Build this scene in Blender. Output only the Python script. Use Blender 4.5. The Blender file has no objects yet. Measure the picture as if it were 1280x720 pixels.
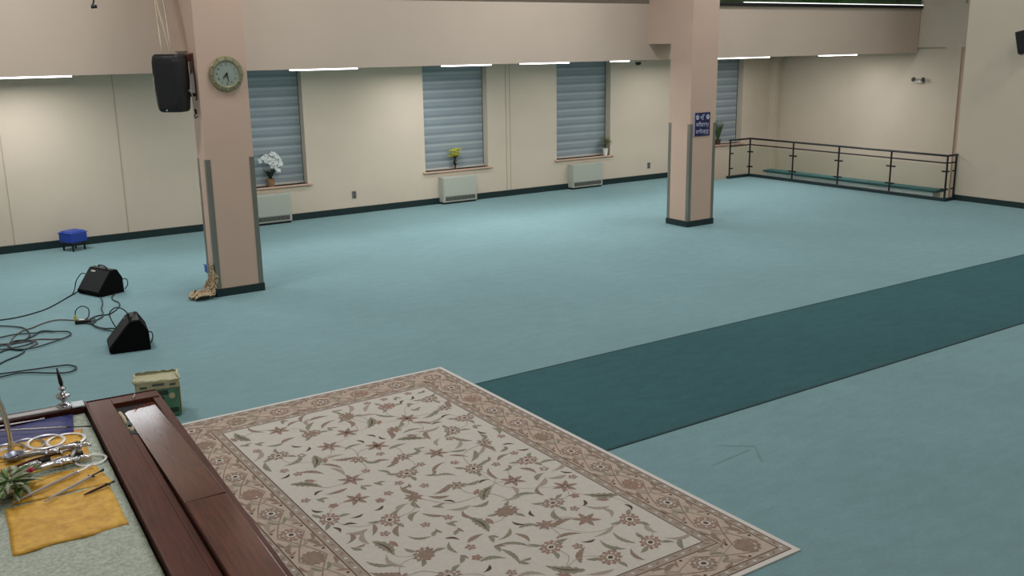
import bpy, math, random
from math import sin, cos, pi, radians as R
from mathutils import Vector, Matrix
random.seed(7)
S = bpy.context.scene
COL = S.collection

# ------------------------------------------------------------------ camera
CAM_H = 3.7
cam = bpy.data.objects.new('camera', bpy.data.cameras.new('camera'))
COL.objects.link(cam)
a, b, c = R(56.022), R(13.8797), R(0.8843)
f = Vector((cos(b)*cos(a), cos(b)*sin(a), -sin(b)))
r = Vector((sin(a), -cos(a), 0)); d = f.cross(r)
r2 = cos(c)*r + sin(c)*d; d2 = -sin(c)*r + cos(c)*d
m = Matrix((( r2.x, -d2.x, -f.x), (r2.y, -d2.y, -f.y), (r2.z, -d2.z, -f.z))).to_4x4()
m.translation = Vector((0, 0, CAM_H))
cam.matrix_world = m
cam.data.sensor_width = 36
cam.data.lens = 1220.553/1280*36
cam.data.clip_end = 100
cam.data.clip_start = 0.05
S.camera = cam

# ------------------------------------------------------------------ world, exposure, hall lights
S.view_settings.view_transform = 'Standard'
S.view_settings.look = 'None'
S.view_settings.gamma = 1
S.view_settings.use_curve_mapping = False
S.view_settings.exposure = 0.0
w = bpy.data.worlds.new('world'); S.world = w; w.use_nodes = True
w.node_tree.nodes['Background'].inputs[0].default_value = (0.01, 0.012, 0.02, 1)
w.node_tree.nodes['Background'].inputs[1].default_value = 0.3
def area(name, loc, sx, sy, power, col, rot=(0, 0, 0)):
    L = bpy.data.lights.new(name, 'AREA'); L.shape = 'RECTANGLE'
    L.size = sx; L.size_y = sy; L.energy = power; L.color = col
    o = bpy.data.objects.new(name, L); o.location = loc; o.rotation_euler = rot
    COL.objects.link(o); return o
HALL = {(1, 3): 60, (1, 8): 78, (1, 13.2): 170, (6, 3): 60, (6, 8): 45, (6, 13.2): 92, (11, 3): 70, (11, 8): 38, (11, 13.2): 130,
        (16, 3): 72, (16, 8): 78, (16, 13.2): 88, (20, 3): 66, (20, 8): 92, (20, 13.2): 34}
for (x, y), e in HALL.items():
    if e: area('hall_lamp', (x, y, 7.0), 1.2, 1.2, e, (1.0, 0.985, 1.0))

# ------------------------------------------------------------------ materials
def srgb(h):
    h = h.lstrip('#'); v = [int(h[i:i+2], 16)/255 for i in (0, 2, 4)]
    return tuple(x/12.92 if x <= .04045 else ((x+.055)/1.055)**2.4 for x in v)
def mat(name, col, rough=.6, metal=0, var=0.0, scale=8, bump=0, bscale=60, coat=0, emit=0, ecol=None,
        trans=0, alpha=1, stretch=(1, 1, 1), spec=.5, col2=None, sheen=0, detail=4):
    if isinstance(col, str): col = srgb(col)
    m = bpy.data.materials.new(name); m.use_nodes = True
    nt = m.node_tree; p = nt.nodes['Principled BSDF']
    p.inputs['Base Color'].default_value = (*col, 1)
    p.inputs['Roughness'].default_value = rough; p.inputs['Metallic'].default_value = metal
    p.inputs['Specular IOR Level'].default_value = spec
    if coat: p.inputs['Coat Weight'].default_value = coat; p.inputs['Coat Roughness'].default_value = .08
    if trans: p.inputs['Transmission Weight'].default_value = trans
    if alpha < 1: p.inputs['Alpha'].default_value = alpha
    if sheen: p.inputs['Sheen Weight'].default_value = sheen
    if emit:
        p.inputs['Emission Color'].default_value = (*(ecol or col), 1); p.inputs['Emission Strength'].default_value = emit
    if var or bump:
        tc = nt.nodes.new('ShaderNodeTexCoord'); mp = nt.nodes.new('ShaderNodeMapping')
        mp.inputs['Scale'].default_value = stretch
        nt.links.new(tc.outputs['Object'], mp.inputs['Vector'])
    if var:
        n = nt.nodes.new('ShaderNodeTexNoise'); n.inputs['Scale'].default_value = scale; n.inputs['Detail'].default_value = detail
        n.inputs['Roughness'].default_value = .6
        nt.links.new(mp.outputs[0], n.inputs['Vector'])
        cr = nt.nodes.new('ShaderNodeValToRGB')
        c2 = srgb(col2) if isinstance(col2, str) else col2
        lo = tuple(max(0, x*(1-var)) for x in col); hi = c2 or tuple(min(1, x*(1+var)) for x in col)
        cr.color_ramp.elements[0].position = .3; cr.color_ramp.elements[1].position = .7
        cr.color_ramp.elements[0].color = (*lo, 1); cr.color_ramp.elements[1].color = (*hi, 1)
        nt.links.new(n.outputs['Fac'], cr.inputs[0]); nt.links.new(cr.outputs[0], p.inputs['Base Color'])
    if bump:
        n2 = nt.nodes.new('ShaderNodeTexNoise'); n2.inputs['Scale'].default_value = bscale; n2.inputs['Detail'].default_value = 3
        nt.links.new(mp.outputs[0], n2.inputs['Vector'])
        bp = nt.nodes.new('ShaderNodeBump'); bp.inputs['Strength'].default_value = bump; bp.inputs['Distance'].default_value = .01
        nt.links.new(n2.outputs['Fac'], bp.inputs['Height']); nt.links.new(bp.outputs[0], p.inputs['Normal'])
    return m
def carpet(name, col, v1=.10, v2=.08):
    m = bpy.data.materials.new(name); m.use_nodes = True; nt = m.node_tree; p = nt.nodes['Principled BSDF']
    p.inputs['Roughness'].default_value = .95; p.inputs['Specular IOR Level'].default_value = .15
    tc = nt.nodes.new('ShaderNodeTexCoord')
    prev = None
    base = nt.nodes.new('ShaderNodeRGB'); base.outputs[0].default_value = (*srgb(col), 1); prev = base.outputs[0]
    for sc, amp, st in ((.55, v1, (1, 1, 1)), (3.5, v2, (1, 2.2, 1)), (26, v2*.9, (1, 1, 1)), (160, v2*.9, (1, 1, 1))):
        mp = nt.nodes.new('ShaderNodeMapping'); mp.inputs['Scale'].default_value = st
        nt.links.new(tc.outputs['Object'], mp.inputs['Vector'])
        n = nt.nodes.new('ShaderNodeTexNoise'); n.inputs['Scale'].default_value = sc; n.inputs['Detail'].default_value = 5
        nt.links.new(mp.outputs[0], n.inputs['Vector'])
        mr = nt.nodes.new('ShaderNodeMapRange'); mr.inputs[1].default_value = .3; mr.inputs[2].default_value = .7
        mr.inputs[3].default_value = 1-amp; mr.inputs[4].default_value = 1+amp
        nt.links.new(n.outputs['Fac'], mr.inputs[0])
        mx = nt.nodes.new('ShaderNodeVectorMath'); mx.operation = 'SCALE'
        nt.links.new(prev, mx.inputs[0]); nt.links.new(mr.outputs[0], mx.inputs['Scale']); prev = mx.outputs[0]
    nt.links.new(prev, p.inputs['Base Color'])
    n2 = nt.nodes.new('ShaderNodeTexNoise'); n2.inputs['Scale'].default_value = 220
    nt.links.new(tc.outputs['Object'], n2.inputs['Vector'])
    bp = nt.nodes.new('ShaderNodeBump'); bp.inputs['Strength'].default_value = .35; bp.inputs['Distance'].default_value = .006
    nt.links.new(n2.outputs['Fac'], bp.inputs['Height']); nt.links.new(bp.outputs[0], p.inputs['Normal'])
    return m
def wood(name, c1, c2, rough=.35, coat=0, stretch=(14, 1, 14), scale=3):
    m = mat(name, c1, rough=rough, var=.25, scale=scale, col2=c2, stretch=stretch, coat=coat, bump=.03, bscale=12, detail=8, spec=.15)
    return m
def blind_mat():
    # zebra roller blind: horizontal bands of solid and sheer cloth
    m = bpy.data.materials.new('zebra_blind_cloth'); m.use_nodes = True; nt = m.node_tree; p = nt.nodes['Principled BSDF']
    p.inputs['Roughness'].default_value = .75; p.inputs['Specular IOR Level'].default_value = .2
    tc = nt.nodes.new('ShaderNodeTexCoord'); sp = nt.nodes.new('ShaderNodeSeparateXYZ')
    nt.links.new(tc.outputs['Object'], sp.inputs[0])
    m1 = nt.nodes.new('ShaderNodeMath'); m1.operation = 'MULTIPLY'; m1.inputs[1].default_value = 1/.213
    nt.links.new(sp.outputs['Z'], m1.inputs[0])
    fr = nt.nodes.new('ShaderNodeMath'); fr.operation = 'FRACT'; nt.links.new(m1.outputs[0], fr.inputs[0])
    cr = nt.nodes.new('ShaderNodeValToRGB'); E = cr.color_ramp.elements
    dk, lt, md = srgb('#828e94'), srgb('#a2adb0'), srgb('#909ba0')
    E[0].position = 0; E[0].color = (*dk, 1); E[1].position = 1; E[1].color = (*dk, 1)
    for pos, cc in ((.22, dk), (.30, md), (.66, md), (.72, lt), (.92, lt), (.97, md)):
        e = E.new(pos); e.color = (*cc, 1)
    nt.links.new(fr.outputs[0], cr.inputs[0])
    n = nt.nodes.new('ShaderNodeTexNoise'); n.inputs['Scale'].default_value = 2.2
    mp = nt.nodes.new('ShaderNodeMapping'); mp.inputs['Scale'].default_value = (1, 1, 5)
    nt.links.new(tc.outputs['Object'], mp.inputs[0]); nt.links.new(mp.outputs[0], n.inputs['Vector'])
    mr = nt.nodes.new('ShaderNodeMapRange'); mr.inputs[3].default_value = .88; mr.inputs[4].default_value = 1.12
    nt.links.new(n.outputs['Fac'], mr.inputs[0])
    mx = nt.nodes.new('ShaderNodeVectorMath'); mx.operation = 'SCALE'
    nt.links.new(cr.outputs[0], mx.inputs[0]); nt.links.new(mr.outputs[0], mx.inputs['Scale'])
    nt.links.new(mx.outputs[0], p.inputs['Base Color'])
    return m

M = dict(
    wall=mat('cream_wall_paint', '#cbbfad', rough=.8, var=.03, scale=.8, bump=.03, bscale=90, spec=.25),
    wall_far=mat('beige_wall_paint', '#c8bca9', rough=.8, var=.03, scale=.8, bump=.03, bscale=90, spec=.25),
    fascia=mat('rosy_beige_fascia_paint', '#cabaaa', rough=.8, var=.03, scale=.7, bump=.03, bscale=90, spec=.25),
    peach=mat('peach_column_paint', '#c2a896', rough=.7, var=.03, scale=1.2, bump=.03, bscale=90, spec=.3),
    sill=mat('pink_sill_paint', '#c9a793', rough=.5),
    base=mat('dark_teal_baseboard', '#0d2627', rough=.5),
    floor=carpet('teal_carpet', '#779599', .045, .045),
    floor_dent=carpet('dented_teal_carpet', '#6c8c8c', .04, .04),
    runner=carpet('dark_teal_carpet', '#385c60', .06, .07),
    runner_edge=mat('dark_seam', '#1f3d40', rough=.9),
    ceil=mat('ceiling_white', '#cfc8bc', rough=.9),
    soffit=mat('soffit_paint', '#c9c0b0', rough=.9),
    lamp=mat('lamp_diffuser', '#ffffff', rough=.5, emit=5.0, ecol=(1, .96, .98)),
    white=mat('white_enamel', '#aeb2a6', rough=.45),
    white_side=mat('white_plastic', '#c8c6bc', rough=.45),
    grille=mat('grey_grille', '#6e716a', rough=.6),
    grille_dark=mat('dark_grille_gap', '#3a3d3a', rough=.8),
    steel=mat('brushed_steel', '#8a8980', rough=.38, metal=.75, var=.08, scale=3, stretch=(8, 8, .4)),
    black=mat('black_plastic', '#08090a', rough=.55),
    blackcloth=mat('black_grille_cloth', '#0c0e10', rough=.8, bump=.2, bscale=300),
    blackcarpet=mat('black_speaker_carpet', '#0a0b0c', rough=.95, bump=.3, bscale=200, spec=.15),
    rail=mat('black_rail_metal', '#10171a', rough=.4, metal=.2),
    cable=mat('black_cable', '#10282a', rough=.6),
    cable_red=mat('brown_cable', '#5c4a44', rough=.6),
    whitecable=mat('white_cable', '#b8a892', rough=.6),
    blue=mat('blue_vinyl', '#1e3f9c', rough=.42, var=.15, scale=9),
    bluelight=mat('blue_fabric', '#3b58a8', rough=.7, var=.1, scale=9),
    gold=mat('gold_clock_rim', '#8a8768', rough=.35, metal=.45),
    dial=mat('clock_dial', '#89958a', rough=.5),
    chrome=mat('chrome', '#c8c8cc', rough=.12, metal=1),
    silver=mat('polished_silver', '#d8d8da', rough=.25, metal=.9),
    ringsteel=mat('bright_quoit_steel', '#f2f2f0', rough=.35, metal=.25),
    ringdull=mat('dull_quoit_steel', '#9c9a98', rough=.35, metal=.6),
    darksteel=mat('dark_steel', '#3a3a3c', rough=.4, metal=.7),
    navy=mat('navy_satin', '#1b1f63', rough=.55, var=.15, scale=8, bump=.15, bscale=9),
    yellow=mat('golden_yellow_cloth', '#d39a22', rough=.6, var=.22, scale=14, col2='#e6b441', bump=.5, bscale=14),
    orange=mat('orange_cloth', '#c98a52', rough=.7, var=.15, scale=10, bump=.3, bscale=12),
    brocade=mat('silver_green_brocade', '#8d9a84', rough=.5, var=.22, scale=42, col2='#b8bfae', bump=.4, bscale=50, detail=6),
    palewood=mat('pale_ledge', '#a7a3a2', rough=.5),
    wood=wood('varnished_brown_wood', '#53291b', '#623324', .5, .25),
    wood_lid=wood('glossy_mahogany_lid', '#4d2312', '#6a351f', .5, 1.0),
    wood_dark=wood('dark_brown_wood', '#34140d', '#45201a', .4, .1),
    wood_side=wood('reddish_wood_edge', '#56342a', '#644036', .5, .2),
    slot=mat('dark_slot', '#120c0a', rough=.8),
    paper=mat('cream_paper', '#b8ab90', rough=.8),
    note=mat('green_banknote', '#76857c', rough=.8, var=.2, scale=60),
    notedark=mat('dark_paper', '#4b5450', rough=.8, var=.3, scale=50),
    boxgreen=mat('green_box_print', '#46745a', rough=.6, var=.18, scale=16),
    boxcream=mat('cream_box_print', '#a9a684', rough=.6, var=.12, scale=20),
    plastic=mat('pale_plastic_liner', '#b3b08c', rough=.4, var=.12, scale=16),
    leaf=mat('green_leaf', '#3c5a32', rough=.5, var=.3, scale=20),
    leaf2=mat('olive_leaf', '#6f7d4c', rough=.5, var=.25, scale=24),
    bouquet_green=mat('bouquet_green_leaf', '#5f7d3f', rough=.5, var=.25, scale=20),
    bouquet_pale=mat('bouquet_pale_leaf', '#98a083', rough=.55, var=.25, scale=22),
    leafdark=mat('dark_green_leaf', '#1f3524', rough=.45, var=.2, scale=20),
    petalw=mat('white_petal', '#e9ece9', rough=.6),
    petaly=mat('yellow_petal', '#dede20', rough=.6, var=.15, scale=60),
    petalp=mat('pink_petal', '#b8304e', rough=.6, var=.2, scale=50),
    terracotta=mat('tan_pot', '#8a6a4c', rough=.7),
    brownpot=mat('brown_pot', '#4a3226', rough=.6),
    whitepot=mat('white_pot', '#e4e2d8', rough=.45),
    soil=mat('soil', '#2b2119', rough=1),
    signblue=mat('navy_sign', '#191c4c', rough=.4),
    signtext=mat('pale_sign_lettering', '#c4cbe0', rough=.5),
    trimwhite=mat('pale_sign_edge', '#a9a0b4', rough=.5),
    glassgreen=mat('green_gallery_glass', '#20391a', rough=.12, var=.6, scale=2.5, spec=.6),
    yellowplug=mat('yellow_plug', '#b8b84c', rough=.5),
    stonegrey=mat('pale_grey_stair_edge', '#c8d2d4', rough=.6),
    tealpaint=mat('teal_capping', '#3c6a6c', rough=.7),
    rust=mat('brown_seam', '#ae9f8a', rough=.8),
    glowtrim=mat('glowing_white_trim', '#ffffff', rough=.4, emit=1.2),
)
for k_, io in (('wood_lid', 1.7), ('wood', 1.45)):
    M[k_].node_tree.nodes['Principled BSDF'].inputs['Coat IOR'].default_value = io
    M[k_].node_tree.nodes['Principled BSDF'].inputs['Coat Roughness'].default_value = .13
gl = bpy.data.materials.new('clear_glass'); gl.use_nodes = True
p = gl.node_tree.nodes['Principled BSDF']; p.inputs['Base Color'].default_value = (.86, .95, .92, 1)
p.inputs['Roughness'].default_value = .02; p.inputs['Transmission Weight'].default_value = 1; p.inputs['IOR'].default_value = 1.03
M['glass'] = gl
M['blind'] = blind_mat()

# ------------------------------------------------------------------ mesh helpers
class MB:
    def __init__(s): s.v = []; s.f = []; s.m = []
    def add(s, vs, fs, mi=0):
        o = len(s.v); s.v += [tuple(x) for x in vs]; s.f += [tuple(i+o for i in q) for q in fs]; s.m += [mi]*len(fs); return s
    def box(s, x0, x1, y0, y1, z0, z1, mi=0, T=None):
        vs = [(x, y, z) for z in (z0, z1) for y in (y0, y1) for x in (x0, x1)]
        if T is not None: vs = [T @ Vector(v) for v in vs]
        return s.add(vs, [(0, 2, 3, 1), (4, 5, 7, 6), (0, 1, 5, 4), (2, 6, 7, 3), (0, 4, 6, 2), (1, 3, 7, 5)], mi)
    def poly(s, pts, mi=0): return s.add(pts, [tuple(range(len(pts)))], mi)
    def prism(s, pts, vec, mi=0):
        n = len(pts); vec = Vector(vec); A = [Vector(p) for p in pts]; B = [p+vec for p in A]
        return s.add(A+B, [tuple(reversed(range(n))), tuple(range(n, 2*n))]+[(i, (i+1) % n, n+(i+1) % n, n+i) for i in range(n)], mi)
    def tube(s, pts, rad, n=6, mi=0, closed=False, caps=True):
        P = [Vector(p) for p in pts]; k = len(P)
        rr = rad if isinstance(rad, (list, tuple)) else [rad]*k
        vs = []; up = Vector((0, 0, 1)); prevN = None
        for i in range(k):
            if closed: t = P[(i+1) % k]-P[i-1]
            else: t = P[min(i+1, k-1)]-P[max(i-1, 0)]
            if t.length < 1e-9: t = Vector((0, 0, 1))
            t.normalize()
            if prevN is None:
                u = up if abs(t.z) < .95 else Vector((1, 0, 0))
                nn = t.cross(u).normalized()
            else:
                nn = prevN - t*prevN.dot(t)
                nn = nn.normalized() if nn.length > 1e-6 else t.orthogonal().normalized()
            prevN = nn; bb = t.cross(nn)
            for j in range(n):
                an = 2*pi*j/n; vs.append(P[i]+(nn*cos(an)+bb*sin(an))*rr[i])
        fs = []
        for i in range(k if closed else k-1):
            i2 = (i+1) % k
            for j in range(n):
                j2 = (j+1) % n; fs.append((i*n+j, i*n+j2, i2*n+j2, i2*n+j))
        if caps and not closed: fs += [tuple(reversed(range(n))), tuple((k-1)*n+j for j in range(n))]
        return s.add(vs, fs, mi)
    def lathe(s, prof, c=(0, 0, 0), n=20, mi=0, T=None):
        vs = []; c = Vector(c)
        for (rr, z) in prof:
            for j in range(n):
                an = 2*pi*j/n; v = Vector((rr*cos(an), rr*sin(an), z))
                if T is not None: v = T @ v
                vs.append(c+v)
        k = len(prof)
        fs = [(i*n+j, i*n+(j+1) % n, (i+1)*n+(j+1) % n, (i+1)*n+j) for i in range(k-1) for j in range(n)]
        fs += [tuple(reversed(range(n))), tuple((k-1)*n+j for j in range(n))]
        return s.add(vs, fs, mi)
    def ball(s, c, r, n=8, mi=0, sq=(1, 1, 1)):
        prof = [(max(1e-4, sin(pi*i/n))*r, -cos(pi*i/n)*r) for i in range(n+1)]
        T = Matrix.Diagonal(sq)
        return s.lathe(prof, c, n+2, mi, T)
    def leaf(s, base, direction, length, width, bend=.3, mi=0, up=(0, 0, 1), n=5):
        d = Vector(direction).normalized(); u = Vector(up)
        sd = d.cross(u); sd = sd.normalized() if sd.length > 1e-4 else Vector((1, 0, 0))
        nn = sd.cross(d).normalized(); b = Vector(base); vs = []
        for i in range(n+1):
            t = i/n; cpt = b+d*length*t - nn*bend*length*t*t*1.0
            ww = width*.5*max(.04, sin(pi*min(1, t*.9+.08)))
            th = nn*width*.03
            vs += [cpt-sd*ww, cpt+nn*width*.12, cpt+sd*ww, cpt-th]
        fs = []
        for i in range(n):
            for j in range(4):
                fs.append((i*4+j, i*4+(j+1) % 4, (i+1)*4+(j+1) % 4, (i+1)*4+j))
        fs += [(3, 2, 1, 0), (n*4, n*4+1, n*4+2, n*4+3)]
        return s.add(vs, fs, mi)
    def build(s, name, mats, parent=None, smooth=False, bevel=0, sub=0, local=False, seg=2):
        if not isinstance(mats, (list, tuple)): mats = [mats]
        me = bpy.data.meshes.new(name)
        vs = s.v
        if parent is not None and not local:
            inv = wm(parent).inverted(); vs = [tuple(inv @ Vector(v)) for v in vs]
        me.from_pydata(vs, [], s.f)
        for q in mats: me.materials.append(M[q] if isinstance(q, str) else q)
        me.polygons.foreach_set('material_index', s.m)
        if smooth: me.polygons.foreach_set('use_smooth', [True]*len(s.f))
        me.update()
        o = bpy.data.objects.new(name, me); COL.objects.link(o)
        if parent is not None: o.parent = parent
        if bevel:
            md = o.modifiers.new('bevel', 'BEVEL'); md.width = bevel; md.segments = seg; md.limit_method = 'ANGLE'; md.angle_limit = R(40)
        if sub:
            md = o.modifiers.new('sub', 'SUBSURF'); md.levels = sub; md.render_levels = sub
        return o
def wm(o):
    mm = Matrix.LocRotScale(o.location, o.rotation_euler, o.scale)
    return wm(o.parent) @ mm if o.parent else mm
def tag(o, label=None, cat=None, group=None, kind=None):
    if label: o['label'] = label
    if cat: o['category'] = cat
    if group: o['group'] = group
    if kind: o['kind'] = kind
    return o
def thing(name, loc, rz=0, label=None, cat=None, group=None, kind=None):
    o = bpy.data.objects.new(name, None); o.empty_display_size = .1; o.location = loc; o.rotation_euler = (0, 0, rz)
    COL.objects.link(o); return tag(o, label, cat, group, kind)
def copy_tree(o, parent=None):
    c = o.copy(); COL.objects.link(c)
    if parent: c.parent = parent
    for ch in [x for x in COL.objects if x.parent == o]: copy_tree(ch, c)
    return c
def smoothpath(pts, k=5, closed=False):
    P = [Vector(p) for p in pts]; out = []; n = len(P)
    rng = range(n if closed else n-1)
    for i in rng:
        p0 = P[i-1] if (closed or i > 0) else P[0]; p1 = P[i]; p2 = P[(i+1) % n]
        p3 = P[(i+2) % n] if (closed or i+2 < n) else P[-1]
        for j in range(k):
            t = j/k
            out.append(.5*((2*p1)+(p2-p0)*t+(2*p0-5*p1+4*p2-p3)*t*t+(3*p1-p0-3*p2+p3)*t**3))
    if not closed: out.append(P[-1])
    return out

# ------------------------------------------------------------------ room shell
YB = 20.6      # window wall
XR = 21.65     # nearer right-hand wall
XE = 23.72     # end wall of the stairwell
YF = 15.85     # front of the gallery
ZS = 3.385     # gallery soffit edge
# floor with the stair opening cut out of it
fb = MB()
fb.box(-3, 21.3, -1.2, 16.0, -.3, 0)
fb.box(-3, 21.3, 16.0, 19.34, -.3, 0)
fb.box(-3, 20.0, 19.34, YB, -.3, 0)
fb.box(21.3, XR, -1.2, 13.25, -.3, 0)
# drag marks pressed into the pile
for (p0, p1, ww) in (((6.42, 6.07), (6.68, 5.86), .022), ((6.04, 5.78), (6.58, 5.83), .030), ((6.69, 5.86), (6.47, 5.58), .035)):
    p0 = Vector((*p0, .0015)); p1 = Vector((*p1, .0015)); t = (p1-p0).normalized(); sdv = Vector((-t.y, t.x, 0))*ww/2
    fb.poly([p0-sdv*.5, p1-sdv, p1+sdv, p0+sdv*.5], 1)
tag(fb.build('floor', ['floor', 'floor_dent']), kind='structure')
# walls
tops = 7.3
wins = [(6.62, 8.43), (11.42, 13.24), (15.35, 17.18), (20.45, 22.27)]
WZ0, WZ1 = .80, 3.62
wb = MB(); xs = [-3]
for q in wins: xs += list(q)
xs.append(XE+.3)
for i in range(len(xs)-1):
    if i % 2 == 0: wb.box(xs[i], xs[i+1], YB, YB+.45, -1.9, tops)
    else:
        wb.box(xs[i], xs[i+1], YB, YB+.45, -1.9, WZ0); wb.box(xs[i], xs[i+1], YB, YB+.45, WZ1, tops)
tag(wb.build('wall_back', 'wall'), kind='structure')
eb = MB()
eb.box(XE, XE+.3, 13.25, YB, -1.9, tops)
tag(eb.build('wall_end', 'wall'), kind='structure')
rb = MB(); rb.box(XR, XE+.3, -1.2, 13.28, -.3, tops)
tag(rb.build('wall_right', 'wall_far'), kind='structure')
lb = MB(); lb.box(-3.3, -3, -1.2, YB+.45, -.3, tops)
tag(lb.build('wall_left', 'wall'), kind='structure')
nb = MB(); nb.box(-3.3, XE+.3, -1.5, -1.2, -.3, tops)
tag(nb.build('wall_front', 'wall'), kind='structure')
cb = MB(); cb.box(-3.3, XE+.3, -1.5, YB+.45, tops, tops+.2)
tag(cb.build('ceiling', 'ceil'), kind='structure')
# gallery: fascia wall and soffit
gb = MB(); gb.box(-3, XE-.07, YF, YF+.22, ZS, 4.52)
tag(gb.build('wall_gallery', 'fascia'), kind='structure')
gs = MB(); gs.box(-3, XE, YF+.22, YB, ZS+.06, 4.5)
tag(gs.build('ceiling_gallery', 'soffit'), kind='structure')
# pilaster and beams on the end wall
pe = MB()
pe.box(XE-.06, XE, 14.62, 15.06, -1.9, tops); pe.box(XE-.06, XE, 15.06, YF, 3.52, 4.58); pe.box(XE-.06, XE, 13.28, 14.62, 3.52, 4.58)
tag(pe.build('trim_1', 'wall'), kind='structure')
pr = MB(); pr.box(XE-.02, XE, 13.28, 14.62, -1.9, 3.52)
tag(pr.build('trim_2', 'peach'), kind='structure')
# corner boxing where window wall and end wall meet
pc = MB(); pc.box(23.42, XE, 20.38, YB, -1.9, ZS+.05); pc.box(23.50, 23.54, 20.36, 20.38, -1.9, ZS+.05)
tag(pc.build('trim_3', 'wall'), kind='structure')
# panel joints of the window wall
n = 4
for x in (2.40, 4.50, 13.78, 13.90):
    t = MB(); t.box(x-.008, x+.008, YB-.006, YB, .15, ZS+.04)
    tag(t.build('trim_%d' % n, 'rust'), kind='structure'); n += 1
# baseboards
def baseboard(name, x0, x1, y0, y1, z1=.14): 
    q = MB(); q.box(x0, x1, y0, y1, 0, z1); tag(q.build(name, 'base', bevel=.004), kind='structure')
baseboard('baseboard_back', -3, 19.9, YB-.02, YB, .15)
baseboard('baseboard_right', XR-.02, XR, -1.2, 13.26, .13)
baseboard('baseboard_left', -3, -2.98, -1.2, YB-.02, .14)
# stairwell shell
sw = MB(); sw.box(19.7, XE+.3, 13.0, YB+.45, -2.1, -1.9)
tag(sw.build('floor_stairwell', 'floor'), kind='structure')
sw = MB(); sw.box(21.0, XE, 13.0, 13.25, -1.9, -.3); sw.box(21.1, 21.3, 13.25, 19.34, -1.9, -.3); sw.box(20.0, 21.1, 19.15, 19.34, -1.9, -.3); sw.box(19.8, 20.0, 19.34, YB, -1.9, -.3)
tag(sw.build('wall_stairwell', 'wall'), kind='structure')
# low stair parapet seen through the railing glass
sp_ = thing('stair_parapet', (22.05, 16.7, -1.9), 0, 'low white stair parapet with teal capping behind the railing glass', 'parapet')
q = MB(); q.box(22.0, 22.3, 14.0, 19.35, -1.9, .055); q.build('side', 'stonegrey', sp_, bevel=.005)
q = MB(); q.box(21.98, 22.36, 13.9, 19.45, .055, .115); q.build('capping', 'tealpaint', sp_, bevel=.008)

# windows: jamb lining, sill, zebra blind, glass pane behind
for i, (x0, x1) in enumerate(wins):
    wd = thing('window_%d' % (i+1), ((x0+x1)/2, YB, WZ0), 0, kind='structure')
    q = MB()
    q.box(x0, x0+.012, YB+.0, YB+.42, WZ0, WZ1); q.box(x1-.012, x1, YB+.0, YB+.42, WZ0, WZ1)
    q.box(x0, x1, YB+.30, YB+.36, WZ0, WZ0+.06); q.box(x0, x1, YB+.30, YB+.36, WZ1-.06, WZ1)
    q.box(x0, x0+.06, YB+.30, YB+.36, WZ0, WZ1); q.box(x1-.06, x1, YB+.30, YB+.36, WZ0, WZ1)
    q.build('window_frame', 'wall', wd)
    q = MB(); q.box(x0+.02, x1-.02, YB+.325, YB+.335, WZ0+.02, WZ1-.02); q.build('pane', 'glass', wd)
    q = MB(); q.box(x0-.06, x1+.09, YB-.06, YB+.30, WZ0-.035, WZ0); q.build('window_sill', 'sill', wd, bevel=.006)
    bl = MB(); bl.box(x0+.02, x1-.02, YB+.225, YB+.23, WZ0+.045, WZ1); bo = bl.build('blind', 'blind', wd)
    q = MB(); q.box(x0+.014, x1-.02, YB+.205, YB+.24, WZ0, WZ0+.05); q.build('bottom_bar', 'white_side', bo)
    q = MB(); q.box(x1-.02, x1-.008, YB+.21, YB+.235, WZ0+.01, WZ1); q.build('side_channel', 'grille_dark', bo)

# ------------------------------------------------------------------ columns
def column(x0, x1, y0, y1, label, stub):
    t = thing('column', ((x0+x1)/2, (y0+y1)/2, 0), 0, label, 'column')
    q = MB(); q.box(x0, x1, y0, y1, 0, tops); q.build('shaft', 'peach', t)
    q = MB(); q.box(x0+.02, x1-.02, y1, YF, 3.71, 5.2); q.build('tie_beam', 'peach', t)
    g = .07; e = .006; z0, z1 = .13, 2.12
    for (cx, sx) in ((x0, 1), (x1, -1)):
        for (cy, sy) in ((y0, 1), (y1, -1)):
            q = MB()
            if sx > 0:
                q.box(cx-e, cx+g, cy-e if sy > 0 else cy, cy if sy > 0 else cy+e, z0, z1)
                q.box(cx-e, cx, cy if sy > 0 else cy-g, cy+g if sy > 0 else cy, z0, z1)
            else:
                q.box(cx-g, cx+e, cy-e if sy > 0 else cy, cy if sy > 0 else cy+e, z0, z1)
                q.box(cx, cx+e, cy if sy > 0 else cy-g, cy+g if sy > 0 else cy, z0, z1)
            q.build('corner_guard', 'steel', t)
    q = MB(); bb = .018
    q.box(x0-bb, x1+bb, y0-bb, y0, 0, .125); q.box(x0-bb, x1+bb, y1, y1+bb, 0, .125)
    q.box(x0-bb, x0, y0, y1, 0, .125); q.box(x1, x1+bb, y0, y1, 0, .125)
    q.build('baseboard', 'base', t, bevel=.003)
    return t
column(4.42, 5.16, 14.72, 15.12, 'peach square column with round clock and black loudspeaker on it', 1)
column(14.21, 14.93, 14.53, 15.15, 'peach square column with small navy sign, steel corner guards', 1)

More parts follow.
